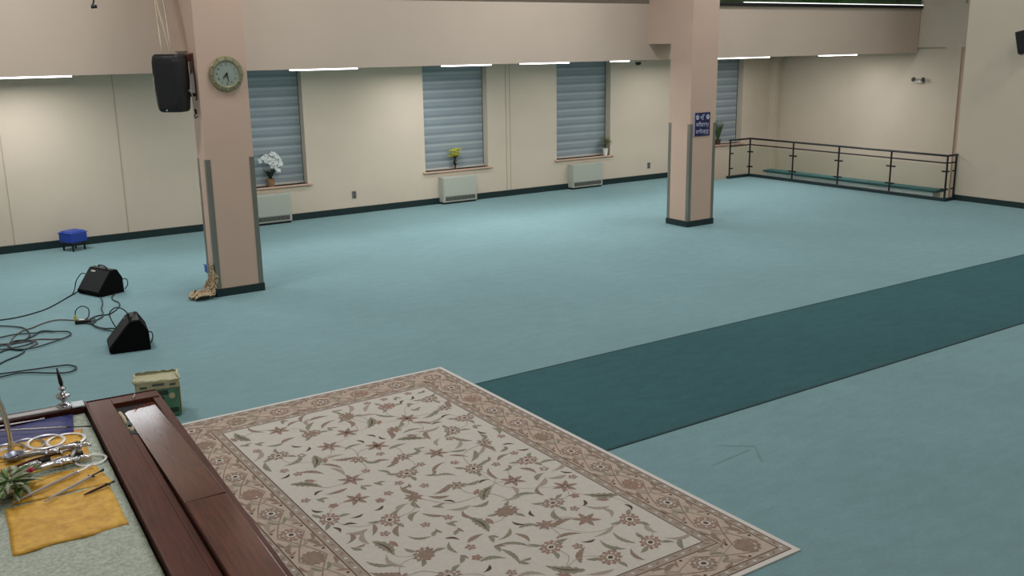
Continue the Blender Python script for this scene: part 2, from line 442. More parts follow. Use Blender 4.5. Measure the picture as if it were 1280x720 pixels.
# ------------------------------------------------------------------ gallery lights
lights = [
    (1.35, 3.02, 16.5, 10, 'long lit fluorescent lamp at far left under the gallery edge'),
    (6.72, 8.0, 16.9, 42, 'lit fluorescent lamp above the first window, right of the clock'),
    (9.9, 11.0, 17.0, 30, 'lit fluorescent lamp above the window with yellow flowers'),
    (11.85, 13.05, 17.1, 52, 'lit fluorescent lamp between second and third window from the left'),
    (14.2, 15.1, 17.0, 24, 'lit fluorescent lamp with the dome camera in front of it'),
    (16.95, 19.2, 17.0, 58, 'longest lit fluorescent lamp right of the far column'),
    (21.2, 22.6, 17.0, 38, 'lit fluorescent lamp above the stair railing'),
]
for (x0, x1, y, pw, lab) in lights:
    t = thing('ceiling_light', ((x0+x1)/2, y, ZS+.06), 0, lab, 'ceiling light', 'fluorescent lamps under the gallery')
    zt = CAM_H-(CAM_H-ZS)*y/YF     # sight line of the edge
    zb = zt-.022
    q = MB(); q.box(x0, x1, y-.09, y+.09, zb+.03, ZS+.06); q.build('housing', 'white_side', t)
    q = MB(); q.box(x0+.01, x1-.01, y-.085, y+.085, zb, zb+.029); q.build('diffuser', 'lamp', t, bevel=.008)
    area('gallery_lamp', ((x0+x1)/2, y, zb-.02), x1-x0, .16, pw, (1, .97, .97))
# second row of gallery lamps nearer the window wall that washes it with light
for x, pw in ((2.6, 78), (6.6, 10), (8.2, 12), (11.1, 56), (15.2, 16), (18.4, 32), (21.4, 22)):
    area('wall_washer', (x, YB-1.3, ZS+.02), 1.2, .5, pw, (1, .97, .97), (R(-12), 0, 0))

# added light under the soffit that puts the sheen on the chest lid
area('lid_sheen_light', (3.1, 17.3, ZS+.03), 1.3, 1.0, 26, (.93, .96, 1))

# gallery balustrade along the top of the fascia
t = thing('gallery_balustrade', (19.9, YF, 4.5), 0, 'dark gallery balustrade rail with green glass along the top edge', 'balustrade')
q = MB(); q.box(14.96, XE-.07, YF-.07, YF+.02, 4.50, 4.575); q.build('base_rail', 'rail', t, bevel=.008)
q = MB(); q.box(17.0, XE-.09, YF-.075, YF-.03, 4.575, 4.592); q.build('white_trim', 'glowtrim', t)  # thin white trim, brightened by emission in its material
q = MB(); q.box(14.98, XE-.12, YF-.025, YF-.01, 4.575, 5.4); q.build('glass_panel', 'glassgreen', t)

# ------------------------------------------------------------------ railing round the stairs
rl = thing('stair_railing', (21.26, 16.3, 0), 0, 'black metal railing with clear glass panels around the stairwell', 'railing')
P = [(20.44, 19.30), (21.26, 19.32), (21.26, 17.77), (21.26, 16.28), (21.26, 14.73), (21.26, 13.23), (21.61, 13.23)]
for i, (x, y) in enumerate(P):
    q = MB(); q.tube([(x, y, .06), (x, y, 1.06)], .023, 8); po = q.build('post', 'rail', rl, smooth=False)
    for z in (.28, .70):
        q = MB()
        if i < 1: q.box(x, x+.13, y-.015, y+.015, z-.018, z+.018)
        elif i == 1: q.box(x-.09, x+.02, y-.015, y+.015, z-.018, z+.018); q.box(x-.015, x+.015, y-.12, y, z-.018, z+.018)
        elif i < 5: q.box(x-.02, x+.02, y-.12, y+.12, z-.018, z+.018)
        elif i == 5: q.box(x-.015, x+.015, y, y+.12, z-.018, z+.018); q.box(x, x+.1, y-.015, y+.015, z-.018, z+.018)
        else: q.box(x-.1, x, y-.015, y+.015, z-.018, z+.018)
        q.build('glass_clamp', 'rail', po)
q = MB()
q.tube([(20.40, 19.30, 1.07), (21.26, 19.32, 1.07)], .026, 8); q.tube([(21.26, 19.33, 1.07), (21.26, 13.22, 1.07)], .026, 8); q.tube([(21.25, 13.23, 1.07), (21.65, 13.23, 1.07)], .026, 8)
q.build('handrail', 'rail', rl)
q = MB()
q.tube([(20.44, 19.30, .90), (21.26, 19.32, .90)], .019, 6); q.tube([(21.26, 19.33, .90), (21.26, 13.22, .90)], .019, 6); q.tube([(21.26, 13.23, .90), (21.61, 13.23, .90)], .019, 6)
q.build('middle_rail', 'rail', rl)
q = MB(); q.box(20.38, 21.22, 19.26, 19.36, 0, .075); q.box(21.22, 21.32, 13.19, 19.36, 0, .075); q.box(21.32, 21.65, 13.19, 13.27, 0, .075)
q.build('base_curb', 'base', rl, bevel=.004)
for i in range(len(P)-1):
    (xa, ya), (xb, yb) = P[i], P[i+1]; q = MB()
    if abs(xa-xb) > abs(ya-yb): q.box(min(xa, xb)+.05, max(xa, xb)-.05, ya-.004, ya+.004, .12, .84)
    else: q.box(xa-.004, xa+.004, min(ya, yb)+.05, max(ya, yb)-.05, .12, .84)
    q.build('glass_panel', 'glass', rl)

# ------------------------------------------------------------------ wall convectors
def convector(x0, x1, label):
    t = thing('wall_heater', ((x0+x1)/2, YB, 0), 0, label, 'heater', 'white heaters under the windows')
    y0 = YB-.215
    q = MB(); q.box(x0, x1, y0, YB, .045, .66); q.build('casing', 'white', t, bevel=.012)
    q = MB(); q.box(x0+.02, x1-.02, y0-.012, y0, .19, .645); q.build('front_panel', 'white', t, bevel=.004)
    q = MB(); q.box(x0+.06, x1-.06, y0-.006, y0+.001, .085, .175, 1)
    for k in range(6): q.box(x0+.06, x1-.06, y0-.012, y0-.004, .089+k*.0145, .095+k*.0145, 0)
    for k in range(9):
        xx = x0+.06+(x1-x0-.12)*k/8; q.box(xx-.004, xx+.004, y0-.013, y0-.004, .085, .175, 0)
    q.build('grille', ['grille', 'grille_dark'], t)
    q = MB(); q.box(x0+.02, x1-.02, y0+.03, YB, 0, .046); q.build('plinth', 'black', t)
convector(6.97, 7.92, 'white wall heater below the orchid window, partly behind the column')
convector(11.78, 12.74, 'white wall heater below the window with yellow flowers')
convector(15.72, 16.74, 'white wall heater below the third window, beside a small potted plant')

# outlets
for (x, lab, z) in ((9.53, 'beige wall outlet between the clock column and second window', .44), (18.58, 'beige wall outlet left of the far column', .40)):
    t = thing('wall_outlet', (x, YB, z), 0, lab, 'outlet')
    q = MB(); q.box(x-.055, x+.055, YB-.012, YB, z-.085, z+.085); q.build('plate', 'grille', t, bevel=.004)
    for k in (-1, 1):
        q = MB(); q.box(x-.022, x+.022, YB-.016, YB-.011, z+k*.04-.022, z+k*.04+.022); q.build('socket', 'grille_dark', t)

# dome camera under the fascia
t = thing('dome_camera', (14.05, YF+.1, ZS), 0, 'small dome security camera hanging from the gallery edge', 'camera')
q = MB(); q.box(13.88, 14.22, YF+.02, YF+.2, ZS-.035, ZS); q.build('mount', 'white', t, bevel=.01)
q = MB(); q.lathe([(.001, -.105), (.04, -.10), (.06, -.075), (.065, -.035)], (14.05, YF+.11, ZS), 16); q.build('dome', 'black', t, smooth=True)

# emergency light on end wall
t = thing('emergency_light', (XE, 15.74, 2.66), 0, 'small twin-head emergency light high on the end wall', 'light')
q = MB(); q.box(XE-.07, XE, 15.64, 15.84, 2.61, 2.68); q.build('battery_box', 'white_side', t, bevel=.01)
for y in (15.60, 15.88):
    q = MB(); T = Matrix.Rotation(R(-70), 3, 'Y'); q.lathe([(.025, 0), (.05, .04), (.06, .07), (.055, .075)], (XE-.05, y, 2.68), 14, T=T); q.build('lamp_head', 'grille_dark', t, smooth=True)

# loudspeaker on the right wall
t = thing('wall_loudspeaker', (XR, 11.7, 3.35), 0, 'black loudspeaker mounted high on the right wall, cut by the frame', 'loudspeaker')
T = Matrix.Translation((21.30, 11.72, 3.63)) @ Matrix.Rotation(R(-14), 4, 'X') @ Matrix.Rotation(R(20), 4, 'Z')
q = MB(); q.box(-.17, .17, -.14, .14, -.24, .24, T=T); q.build('cabinet', 'black', t, bevel=.02)
q = MB(); q.box(-.185, -.17, -.12, .12, -.22, .22, T=T); q.build('grille', 'blackcloth', t, bevel=.005)
q = MB(); q.tube([(21.40, 11.7, 3.6), (XR, 11.7, 3.6)], .025, 8); q.box(XR-.015, XR, 11.62, 11.78, 3.5, 3.7); q.build('bracket', 'black', t)

# ------------------------------------------------------------------ loudspeaker on the left column
cx, cy = 4.115, 14.93
t = thing('column_loudspeaker', (cx, cy, 2.84), R(-44), 'large black moulded loudspeaker bracketed to the side of the clock column', 'loudspeaker')
# plan outline (x to the right, -y to the front), tapering to the back
plan = [(-.215, -.18), (-.17, -.235), (0, -.25), (.17, -.235), (.215, -.18), (.215, .02), (.16, .19), (.10, .23), (-.10, .23), (-.16, .19), (-.215, .02)]
q = MB(); n = len(plan)
lev = [(0.0, .76, .02), (.035, .88, .01), (.18, .95, 0), (.42, 1, 0), (.72, 1, 0), (.80, .95, 0), (.83, .84, .01)]
vs = [(x*s_, y*s_+dy, z) for (z, s_, dy) in lev for (x, y) in plan]
fs = [tuple(reversed(range(n))), tuple((len(lev)-1)*n+j for j in range(n))]
for i in range(len(lev)-1):
    for j in range(n): fs.append((i*n+j, i*n+(j+1) % n, (i+1)*n+(j+1) % n, (i+1)*n+j))
q.add(vs, fs); q.build('cabinet', 'black', t, bevel=.012, local=True)
q = MB()
g2 = [(-.18, -.215), (-.14, -.248), (0, -.262), (.14, -.248), (.18, -.215)]
lv = [(.05, .84), (.12, .92), (.70, 1), (.76, .9)]
vs = [(x*s_, y-(0 if 0 < k < 3 else -.006), z) for k, (z, s_) in enumerate(lv) for (x, y) in g2]; vs += [(x, y+.02, z) for (x, y, z) in vs]
fs = []; nn = len(g2)*len(lv)
for i in range(3):
    for j in range(4): fs.append((i*5+j, i*5+j+1, (i+1)*5+j+1, (i+1)*5+j))
ring = [0, 1, 2, 3, 4, 9, 14, 19, 18, 17, 16, 15, 10, 5]
for i in range(len(ring)): a_, b_ = ring[i], ring[(i+1) % len(ring)]; fs.append((b_, a_, a_+nn, b_+nn))
q.add(vs, fs); q.build('grille', 'blackcloth', t, local=True)
q = MB(); q.ball((0, -.262, .035), .011, 6); q.build('badge', 'white_side', t, local=True)
for z in (.22, .40, .56):
    q = MB(); q.tube([(.18, .02, z), (.222, .03, z)], .018, 8); q.build('knob', 'black', t, local=True)
q = MB(); q.box(4.16, 4.42, 14.92, 14.98, 3.56, 3.66); q.box(4.405, 4.42, 14.86, 15.04, 3.0, 3.68); q.box(4.2, 4.42, 14.92, 14.98, 3.05, 3.10); q.build('wall_bracket', 'wood_side', t)
for k, (pts, lab) in enumerate((([(4.00, 14.95, 3.63), (3.99, 14.96, 3.9), (4.05, 15.3, 4.6), (4.02, 15.6, 5.4)], 'white cable rising from the column loudspeaker, the left one'),
                              ([(4.11, 14.95, 3.63), (4.08, 14.96, 3.9), (4.03, 15.1, 4.4), (3.98, 15.6, 5.4)], 'white cable rising from the column loudspeaker, slanting steeply'),
                              ([(4.14, 14.95, 3.63), (4.12, 14.97, 3.95), (4.15, 15.2, 4.5), (4.14, 15.6, 5.4)], 'white cable rising from the column loudspeaker, nearest the column'))):
    q = MB(); q.tube(smoothpath(pts, 6), .013, 6); tag(q.build('speaker_cable', 'whitecable', smooth=True), lab, 'cable', 'white cables above the column loudspeaker')
q = MB(); q.tube(smoothpath([(4.25, 14.86, 3.20), (4.34, 14.85, 3.1), (4.36, 14.84, 2.95), (4.37, 14.84, 2.86)], 6), .010, 6)
q2 = q.build('hanging_lead', 'whitecable', smooth=True); tag(q2, 'short white lead with black plug hanging below the column loudspeaker', 'cable')
q = MB(); q.tube([(4.37, 14.84, 2.87), (4.38, 14.84, 2.80)], .018, 6); q.tube(smoothpath([(4.38, 14.84, 2.8), (4.35, 14.84, 2.77), (4.37, 14.84, 2.74), (4.40, 14.84, 2.77)], 4), .008, 5); q.build('plug', 'black', q2)

# hanging black hook and lead at the top left
t = thing('hanging_microphone', (2.93, 14.0, 4.3), 0, 'thin black lead with hooked end hanging at top left', 'cable')
q = MB(); q.tube(smoothpath([(2.98, 14.0, 7.25), (2.97, 14.0, 5.2), (2.95, 14.0, 4.45), (2.92, 14.0, 4.31)], 6), .011, 6); q.build('lead', 'black', t, smooth=True)
q = MB(); q.tube([(2.90, 14.0, 4.285), (2.97, 13.98, 4.29)], .022, 8); q.build('tip', 'black', t, smooth=True)

# ------------------------------------------------------------------ clock
cz = 3.37
t = thing('wall_clock', (4.835, 14.72, cz), 0, 'round wall clock with green-gold rim on the left column', 'clock')
T = Matrix.Rotation(R(90), 3, 'X')
q = MB(); q.lathe([(.255, 0), (.262, .02), (.25, .04), (.20, .05), (.185, .045), (.18, .03), (.001, .03)], (4.835, 14.72, cz), 48, T=T); q.build('rim', 'gold', t, smooth=False, bevel=.003)
q = MB(); q.lathe([(.001, .031), (.182, .031), (.182, .036), (.001, .036)], (4.835, 14.72, cz), 40, T=T); q.build('dial', 'dial', t)
for k in range(12):
    q = MB(); an = 2*pi*k/12; u = Vector((sin(an), 0, cos(an))); v = Vector((cos(an), 0, -sin(an))); c0 = Vector((4.835, 14.665, cz))+u*.228
    q.prism([c0-u*.022-v*.007, c0-u*.022+v*.007, c0+u*.022+v*.007, c0+u*.022-v*.007], (0, .012, 0))
    q.build('rim_marker', 'chrome', t)
def text_mesh(s, size):
    cu = bpy.data.curves.new('t', 'FONT'); cu.body = s; cu.size = size; cu.align_x = 'CENTER'; cu.align_y = 'CENTER'; cu.extrude = 0; cu.resolution_u = 3
    o = bpy.data.objects.new('t', cu); COL.objects.link(o)
    dg = bpy.context.evaluated_depsgraph_get(); me = bpy.data.meshes.new_from_object(o.evaluated_get(dg))
    vs = [v.co.copy() for v in me.vertices]; fs = [tuple(p.vertices) for p in me.polygons]
    bpy.data.objects.remove(o); bpy.data.curves.remove(cu); bpy.data.meshes.remove(me)
    return vs, fs
for k in range(1, 13):
    q = MB(); an = 2*pi*k/12; vs, fs = text_mesh(str(k), .048)
    q.add([(4.835+sin(an)*.142+v.x, 14.682, cz+cos(an)*.142+v.y) for v in vs], fs)
    q.build('numeral', 'black', t)
for nm, an, L, ww in (('hour_hand', 2*pi*(7+28/60)/12, .085, .013), ('minute_hand', 2*pi*28/60, .125, .009)):
    u = Vector((sin(an), 0, cos(an))); v = Vector((cos(an), 0, -sin(an))); c0 = Vector((4.835, 14.676 if nm[0] == 'h' else 14.672, cz))
    q = MB(); q.prism([c0-u*.02-v*ww, c0-u*.02+v*ww, c0+u*L+v*ww*.4, c0+u*L-v*ww*.4], (0, .003, 0)); q.build(nm, 'black', t)

# ------------------------------------------------------------------ navy sign on the right column
sx0, sx1, sz0, sz1, sy = 14.325, 14.755, 1.865, 2.34, 14.53
t = thing('religious_sign', (14.54, sy, 1.865), 0, 'navy sign with pale Gurmukhi lettering on the far column', 'sign')
q = MB(); q.box(sx0, sx1, sy-.012, sy, sz0, sz1); q.build('board', 'signblue', t)
q = MB(); q.box(sx0-.03, sx0, sy-.013, sy, sz0, sz1); q.build('edge_strip', 'trimwhite', t)
xm = (sx0+sx1)/2
for (s_, zz, size, wid) in (('\u0A74', 2.245, .13, .13), ('\u0A38\u0A3F\u0A24\u0A28\u0A3E\u0A2E\u0A41', 2.10, .12, .36), ('\u0A35\u0A3E\u0A3F\u0A39\u0A17\u0A41\u0A30\u0A42', 1.955, .12, .36)):
    vs, fs = text_mesh(s_, size); q = MB()
    if vs:
        x0 = min(v.x for v in vs); x1 = max(v.x for v in vs); y0 = min(v.y for v in vs); y1 = max(v.y for v in vs)
        k = wid/(x1-x0); hh = .115/(y1-y0)
        q.add([(xm+(v.x-(x0+x1)/2)*k, sy-.0135, zz+(v.y-(y0+y1)/2)*hh) for v in vs], fs)
        q.build('lettering_line', 'signtext', t)
for x in (xm-.145, xm+.145):
    q = MB(); T = Matrix.Rotation(R(90), 3, 'X')
    q.tube([(x+cos(2*pi*k/16)*.024, sy-.0145, 2.25+sin(2*pi*k/16)*.034) for k in range(16)], .006, 5, closed=True)
    q.box(x-.005, x+.005, sy-.016, sy-.013, 2.205, 2.31); q.box(x-.024, x+.024, sy-.015, sy-.013, 2.20, 2.21); 
    q.tube([(x-.035, sy-.0145, 2.28), (x-.04, sy-.0145, 2.24), (x-.02, sy-.0145, 2.205)], .005, 5); q.tube([(x+.035, sy-.0145, 2.28), (x+.04, sy-.0145, 2.24), (x+.02, sy-.0145, 2.205)], .005, 5)
    q.build('emblem', 'signtext', t)

# ------------------------------------------------------------------ plants on the sills
ZI = WZ0
def pot(t, x, y, r0, r1, h, m):
    q = MB(); q.lathe([(r0, 0), (r1, h-.015), (r1*1.06, h-.012), (r1*1.06, h), (r1*.92, h), (r1*.88, h-.02), (.001, h-.022)], (x, y, ZI), 18); q.build('pot', m, t, smooth=False)
x, y = 7.60, YB+.10
t = thing('potted_orchid', (x, y, ZI), 0, 'white orchid in a tan pot on the first window sill', 'plant')
pot(t, x, y, .075, .09, .17, 'terracotta')
q = MB()
for k in range(9):
    an = k*2.4; q.leaf((x, y, ZI+.15), (cos(an)*.4, sin(an)*.35, 1), .22+.04*(k % 3), .085, .25)
q.build('leaves', 'leafdark', t, smooth=True)
q = MB(); stems = [[(x, y, ZI+.15), (x+.03, y-.01, ZI+.42), (x-.02, y-.03, ZI+.62), (x-.16, y-.05, ZI+.70), (x-.26, y-.06, ZI+.66)], [(x, y, ZI+.15), (x+.05, y, ZI+.40), (x+.08, y-.04, ZI+.60), (x+.15, y-.06, ZI+.62), (x+.19, y-.07, ZI+.50)]]
for s_ in stems: q.tube(smoothpath(s_, 5), .007, 5)
q.build('stems', 'leaf', t)
q = MB()
fl_ = [(-.26, .64), (-.20, .70), (-.15, .66), (-.10, .73), (-.06, .66), (-.02, .72), (.02, .62), (.05, .70), (.09, .64), (.12, .70), (.16, .66), (.20, .60), (.12, .56), (.17, .52), (.06, .55), (.02, .50), (.10, .46), (.14, .40), (-.03, .58), (.21, .54), (-.11, .62), (.07, .76), (0, .78)]
for (dx, dz) in fl_:
    c0 = Vector((x+dx+.02, y-.08+random.uniform(-.04, .04), ZI+dz-.06))
    for k in range(5):
        an = 2*pi*k/5+random.random(); q.leaf(c0, (cos(an), -.35, sin(an)), .062, .055, .1, up=(0, -1, 0.01), n=3)
    q.ball(c0+Vector((0, -.012, 0)), .012, 5)
q.build('blossoms', 'petalw', t, smooth=True)

x, y = 12.30, YB+.06
t = thing('flower_vase', (x, y, ZI), 0, 'yellow flowers in a dark footed vase on the second window sill', 'vase')
q = MB(); q.lathe([(.055, 0), (.055, .012), (.018, .03), (.016, .09), (.045, .13), (.055, .17), (.04, .21), (.02, .24), (.025, .27), (.07, .32), (.062, .32), (.02, .28)], (x, y, ZI), 18); q.build('vase', 'black', t, smooth=True)
q = MB(); q.ball((x+.005, y-.05, ZI+.165), .016, 6); q.build('vase_ornament', 'boxcream', t, smooth=True)
q = MB()
for k in range(34):
    an = random.random()*2*pi; rr = random.uniform(.02, .13); c0 = Vector((x-.05+cos(an)*rr*1.5, y+sin(an)*rr*.6, ZI+.37+random.uniform(-.06, .12)))
    for j in range(6):
        a2 = 2*pi*j/6; q.leaf(c0, (cos(a2), sin(a2), .5), .06, .045, .2, n=3)
q.build('blossoms', 'petaly', t, smooth=True)
q = MB()
for k in range(12):
    an = k*2*pi/12; q.leaf((x, y, ZI+.31), (cos(an)+.2, sin(an)*.5, .45), .17, .03, .3)
q.build('leaves', 'leaf2', t, smooth=True)

x, y = 17.02, YB+.02
t = thing('potted_plant', (x, y, ZI), 0, 'small leafy plant in white pot on the third window sill', 'plant')
pot(t, x, y, .05, .075, .19, 'whitepot')
q = MB()
for k in range(26):
    an = k*2.4; z = ZI+.18+.012*k; q.leaf((x+.01*cos(an), y+.01*sin(an), z-.02), (cos(an), sin(an), .5+.3*(k % 3)), .13+.04*(k % 2), .042, .5)
for k in range(8): q.leaf((x+.04, y, ZI+.36), (cos(k*.8), .3*sin(k*.8), .5), .16, .035, .7)
q.build('leaves', 'leaf2', t, smooth=True)
q = MB(); q.tube([(x, y, ZI+.16), (x+.01, y, ZI+.30), (x+.05, y, ZI+.42)], .008, 5); q.build('stem', 'leafdark', t)

x, y = 20.97, YB+.10
t = thing('potted_plant', (x, y, ZI), 0, 'plant in tall white pot on the last window sill, half behind the column', 'plant')
pot(t, x, y, .07, .085, .24, 'whitepot')
q = MB()
for k in range(16):
    an = k*2.4; q.leaf((x, y, ZI+.22), (cos(an)*.5, sin(an)*.5, 1), .30+.05*(k % 3), .04, .35)
q.build('leaves', 'leaf2', t, smooth=True)
x, y = 21.33, YB+.04
t = thing('potted_plant', (x, y, ZI), 0, 'tall upright green plant in brown pot on the last window sill', 'plant')
pot(t, x, y, .07, .08, .15, 'brownpot')
q = MB()
for k in range(16):
    an = k*2.4; q.leaf((x+.02*cos(an), y+.02*sin(an), ZI+.13), (cos(an)*.22, sin(an)*.2, 1), .42+.06*(k % 4), .045, .08)
q.build('leaves', 'leaf', t, smooth=True)

# ------------------------------------------------------------------ stools
def stool(x, y, rz, sx, sz, label, m, hgt):
    t = thing('footstool', (x, y, 0), rz, label, 'stool')
    q = MB(); hx = sx/2; z0 = hgt-sz
    q.box(-hx, hx, -hx*.95, hx*.95, z0, hgt-.03); q.add([(-hx*.8, -hx*.76, hgt), (hx*.8, -hx*.76, hgt), (hx*.8, hx*.76, hgt), (-hx*.8, hx*.76, hgt), (-hx, -hx*.95, hgt-.03), (hx, -hx*.95, hgt-.03), (hx, hx*.95, hgt-.03), (-hx, hx*.95, hgt-.03)], [(0, 1, 2, 3), (4, 5, 1, 0), (5, 6, 2, 1), (6, 7, 3, 2), (7, 4, 0, 3)])
    so = q.build('seat', m, t, local=True, bevel=.03, seg=4)
    q = MB()
    q.tube([(-hx, -hx*.95, hgt-.035), (hx, -hx*.95, hgt-.035), (hx, hx*.95, hgt-.035), (-hx, hx*.95, hgt-.035)], .009, 6, closed=True); q.build('piping', m, so, local=True)
    q = MB(); q.box(-hx*.8, hx*.8, -hx*.8, hx*.8, z0-.03, z0+.01); q.build('frame', 'black', t, local=True)
    for (u, v) in ((-1, -1), (1, -1), (1, 1), (-1, 1)):
        q = MB(); q.tube([(u*hx*.68, v*hx*.68, z0), (u*hx*.70, v*hx*.70, .0)], [.022, .017], 8); q.build('leg', 'black', t, local=True)
    return t
stool(3.37, 20.16, R(28), .38, .22, 'low blue padded stool with black legs against the left wall', 'blue', .385)
stool(4.715, 15.41, R(0), .42, .16, 'blue stool mostly hidden behind the clock column', 'bluelight', .38)

# ------------------------------------------------------------------ patterned cloth at the foot of the left column
def shawl_mat():
    m = bpy.data.materials.new('patterned_shawl'); m.use_nodes = True; nt = m.node_tree; p = nt.nodes['Principled BSDF']
    p.inputs['Roughness'].default_value = .85
    tc = nt.nodes.new('ShaderNodeTexCoord'); v = nt.nodes.new('ShaderNodeTexVoronoi'); v.inputs['Scale'].default_value = 7.5; v.feature = 'F1'
    nt.links.new(tc.outputs['Object'], v.inputs['Vector'])
    mm = nt.nodes.new('ShaderNodeMath'); mm.operation = 'MULTIPLY'; mm.inputs[1].default_value = 2.6; nt.links.new(v.outputs['Distance'], mm.inputs[0])
    fr = nt.nodes.new('ShaderNodeMath'); fr.operation = 'FRACT'; nt.links.new(mm.outputs[0], fr.inputs[0])
    cr = nt.nodes.new('ShaderNodeValToRGB'); cr.color_ramp.interpolation = 'CONSTANT'; E = cr.color_ramp.elements
    E[0].position = 0; E[0].color = (*srgb('#b39c7a'), 1); E[1].position = .28; E[1].color = (*srgb('#7e6a4e'), 1)
    for pos, cc in ((.36, '#c4b08c'), (.52, '#1f2019'), (.70, '#5c2e26'), (.80, '#b29c78'), (.93, '#2a2a22')):
        e = E.new(pos); e.color = (*srgb(cc), 1)
    nt.links.new(fr.outputs[0], cr.inputs[0]); nt.links.new(cr.outputs[0], p.inputs['Base Color'])
    return m
M['shawl'] = shawl_mat()
q = MB(); NU, NV = 26, 30; vs = []
for i in range(NU+1):
    for j in range(NV+1):
        u = i/NU; v = j/NV            # u across (depth), v from floor tip up the column
        if v < .5:                    # on the floor
            k = v/.5
            x = 4.03+.33*k+.03*sin(9*u); y = 14.60+u*(.34+.15*k)+.02*sin(12*k)
            z = .02+.05*abs(sin(7*u+3*k))*sin(pi*min(1, k*1.3+.1))+.05*k*k+.02*sin(17*k+6*u)**2
        else:
            k = (v-.5)/.5             # climbing the side of the column
            x = 4.36+.07*min(1, 2*k)+.02*sin(11*u+4*k)*(1-k); wdt = .49*(1-.72*k)
            y = 14.62+.10*k+u*wdt+.02*sin(8*k)*1; z = .09+.42*k+.03*sin(9*u)*(1-k)
        if v >= .5: x = min(x, 4.47 if y < 14.685 else 4.395)
        vs.append((x, y, z))
fs = [(i*(NV+1)+j, (i+1)*(NV+1)+j, (i+1)*(NV+1)+j+1, i*(NV+1)+j+1) for i in range(NU) for j in range(NV)]
q.add(vs, fs); o = q.build('patterned_shawl', 'shawl', smooth=True)
md = o.modifiers.new('solid', 'SOLIDIFY'); md.thickness = .012
tag(o, 'crumpled brown patterned cloth at the foot of the clock column', 'cloth')

# ------------------------------------------------------------------ stage monitors
def monitor(A, ang, W, D, H, side, label, white=True):
    # local: x = width along the grille foot, y = towards the back, origin at the near front corner
    t = thing('stage_monitor', (A[0], A[1], 0), ang, label, 'loudspeaker', 'black wedge monitors on the carpet')
    # local x goes front to back (depth), local y across the grille
    prof = [(0, .015), (.03, .0), (D, 0), (D*.985, H*.62), (D*.80, H), (D*.57, H*.985), (-.01, .055)]
    q = MB(); q.prism([(x, 0, z) for x, z in prof], (0, W, 0)); q.build('cabinet', 'blackcarpet', t, local=True, bevel=.008)
    # grille panel over the sloping front
    p0 = Vector((-.01, 0, .055)); p1 = Vector((D*.57, 0, H*.985)); u = (p1-p0); L = u.length; u.normalize(); nn = Vector((-u.z, 0, u.x))
    q = MB(); a0 = p0+u*.02+nn*.001; a1 = p0+u*(L-.02)+nn*.001
    q.prism([a0+Vector((0, .02, 0)), a1+Vector((0, .02, 0)), a1+Vector((0, W-.02, 0)), a0+Vector((0, W-.02, 0))], nn*.012); q.build('grille', 'blackcloth', t, local=True, bevel=.004)
    c0 = p0+u*(L-.07)+nn*.014
    ya, yb = (W*.62, W*.80) if white else (W*.70, W*.80)
    q = MB(); q.prism([c0+Vector((0, ya, 0)), c0+u*.025+Vector((0, ya, 0)), c0+u*.025+Vector((0, yb, 0)), c0+Vector((0, yb, 0))], nn*.003); q.build('badge', 'white_side' if white else 'grille', t, local=True)
    q = MB(); q.tube(smoothpath([(D*.60, W*.25, H*.985), (D*.62, W*.27, H*1.07), (D*.68, W*.5, H*1.10), (D*.72, W*.73, H*1.07), (D*.74, W*.75, H*.99)], 4), .012, 6); q.build('handle', 'black', t, local=True)
    q = MB(); q.box(D*.60, D*.78, W*.1, W*.9, H*.985, H*1.003); q.build('control_plate', 'grille_dark', t, local=True)
    return t
monitor((2.92, 15.82), R(22), .58, .44, .385, 1, 'black wedge stage monitor farther from camera, white badge on grille')
monitor((2.37, 12.61), R(-9), .50, .49, .40, 1, 'black wedge stage monitor nearer the rug and table', False)

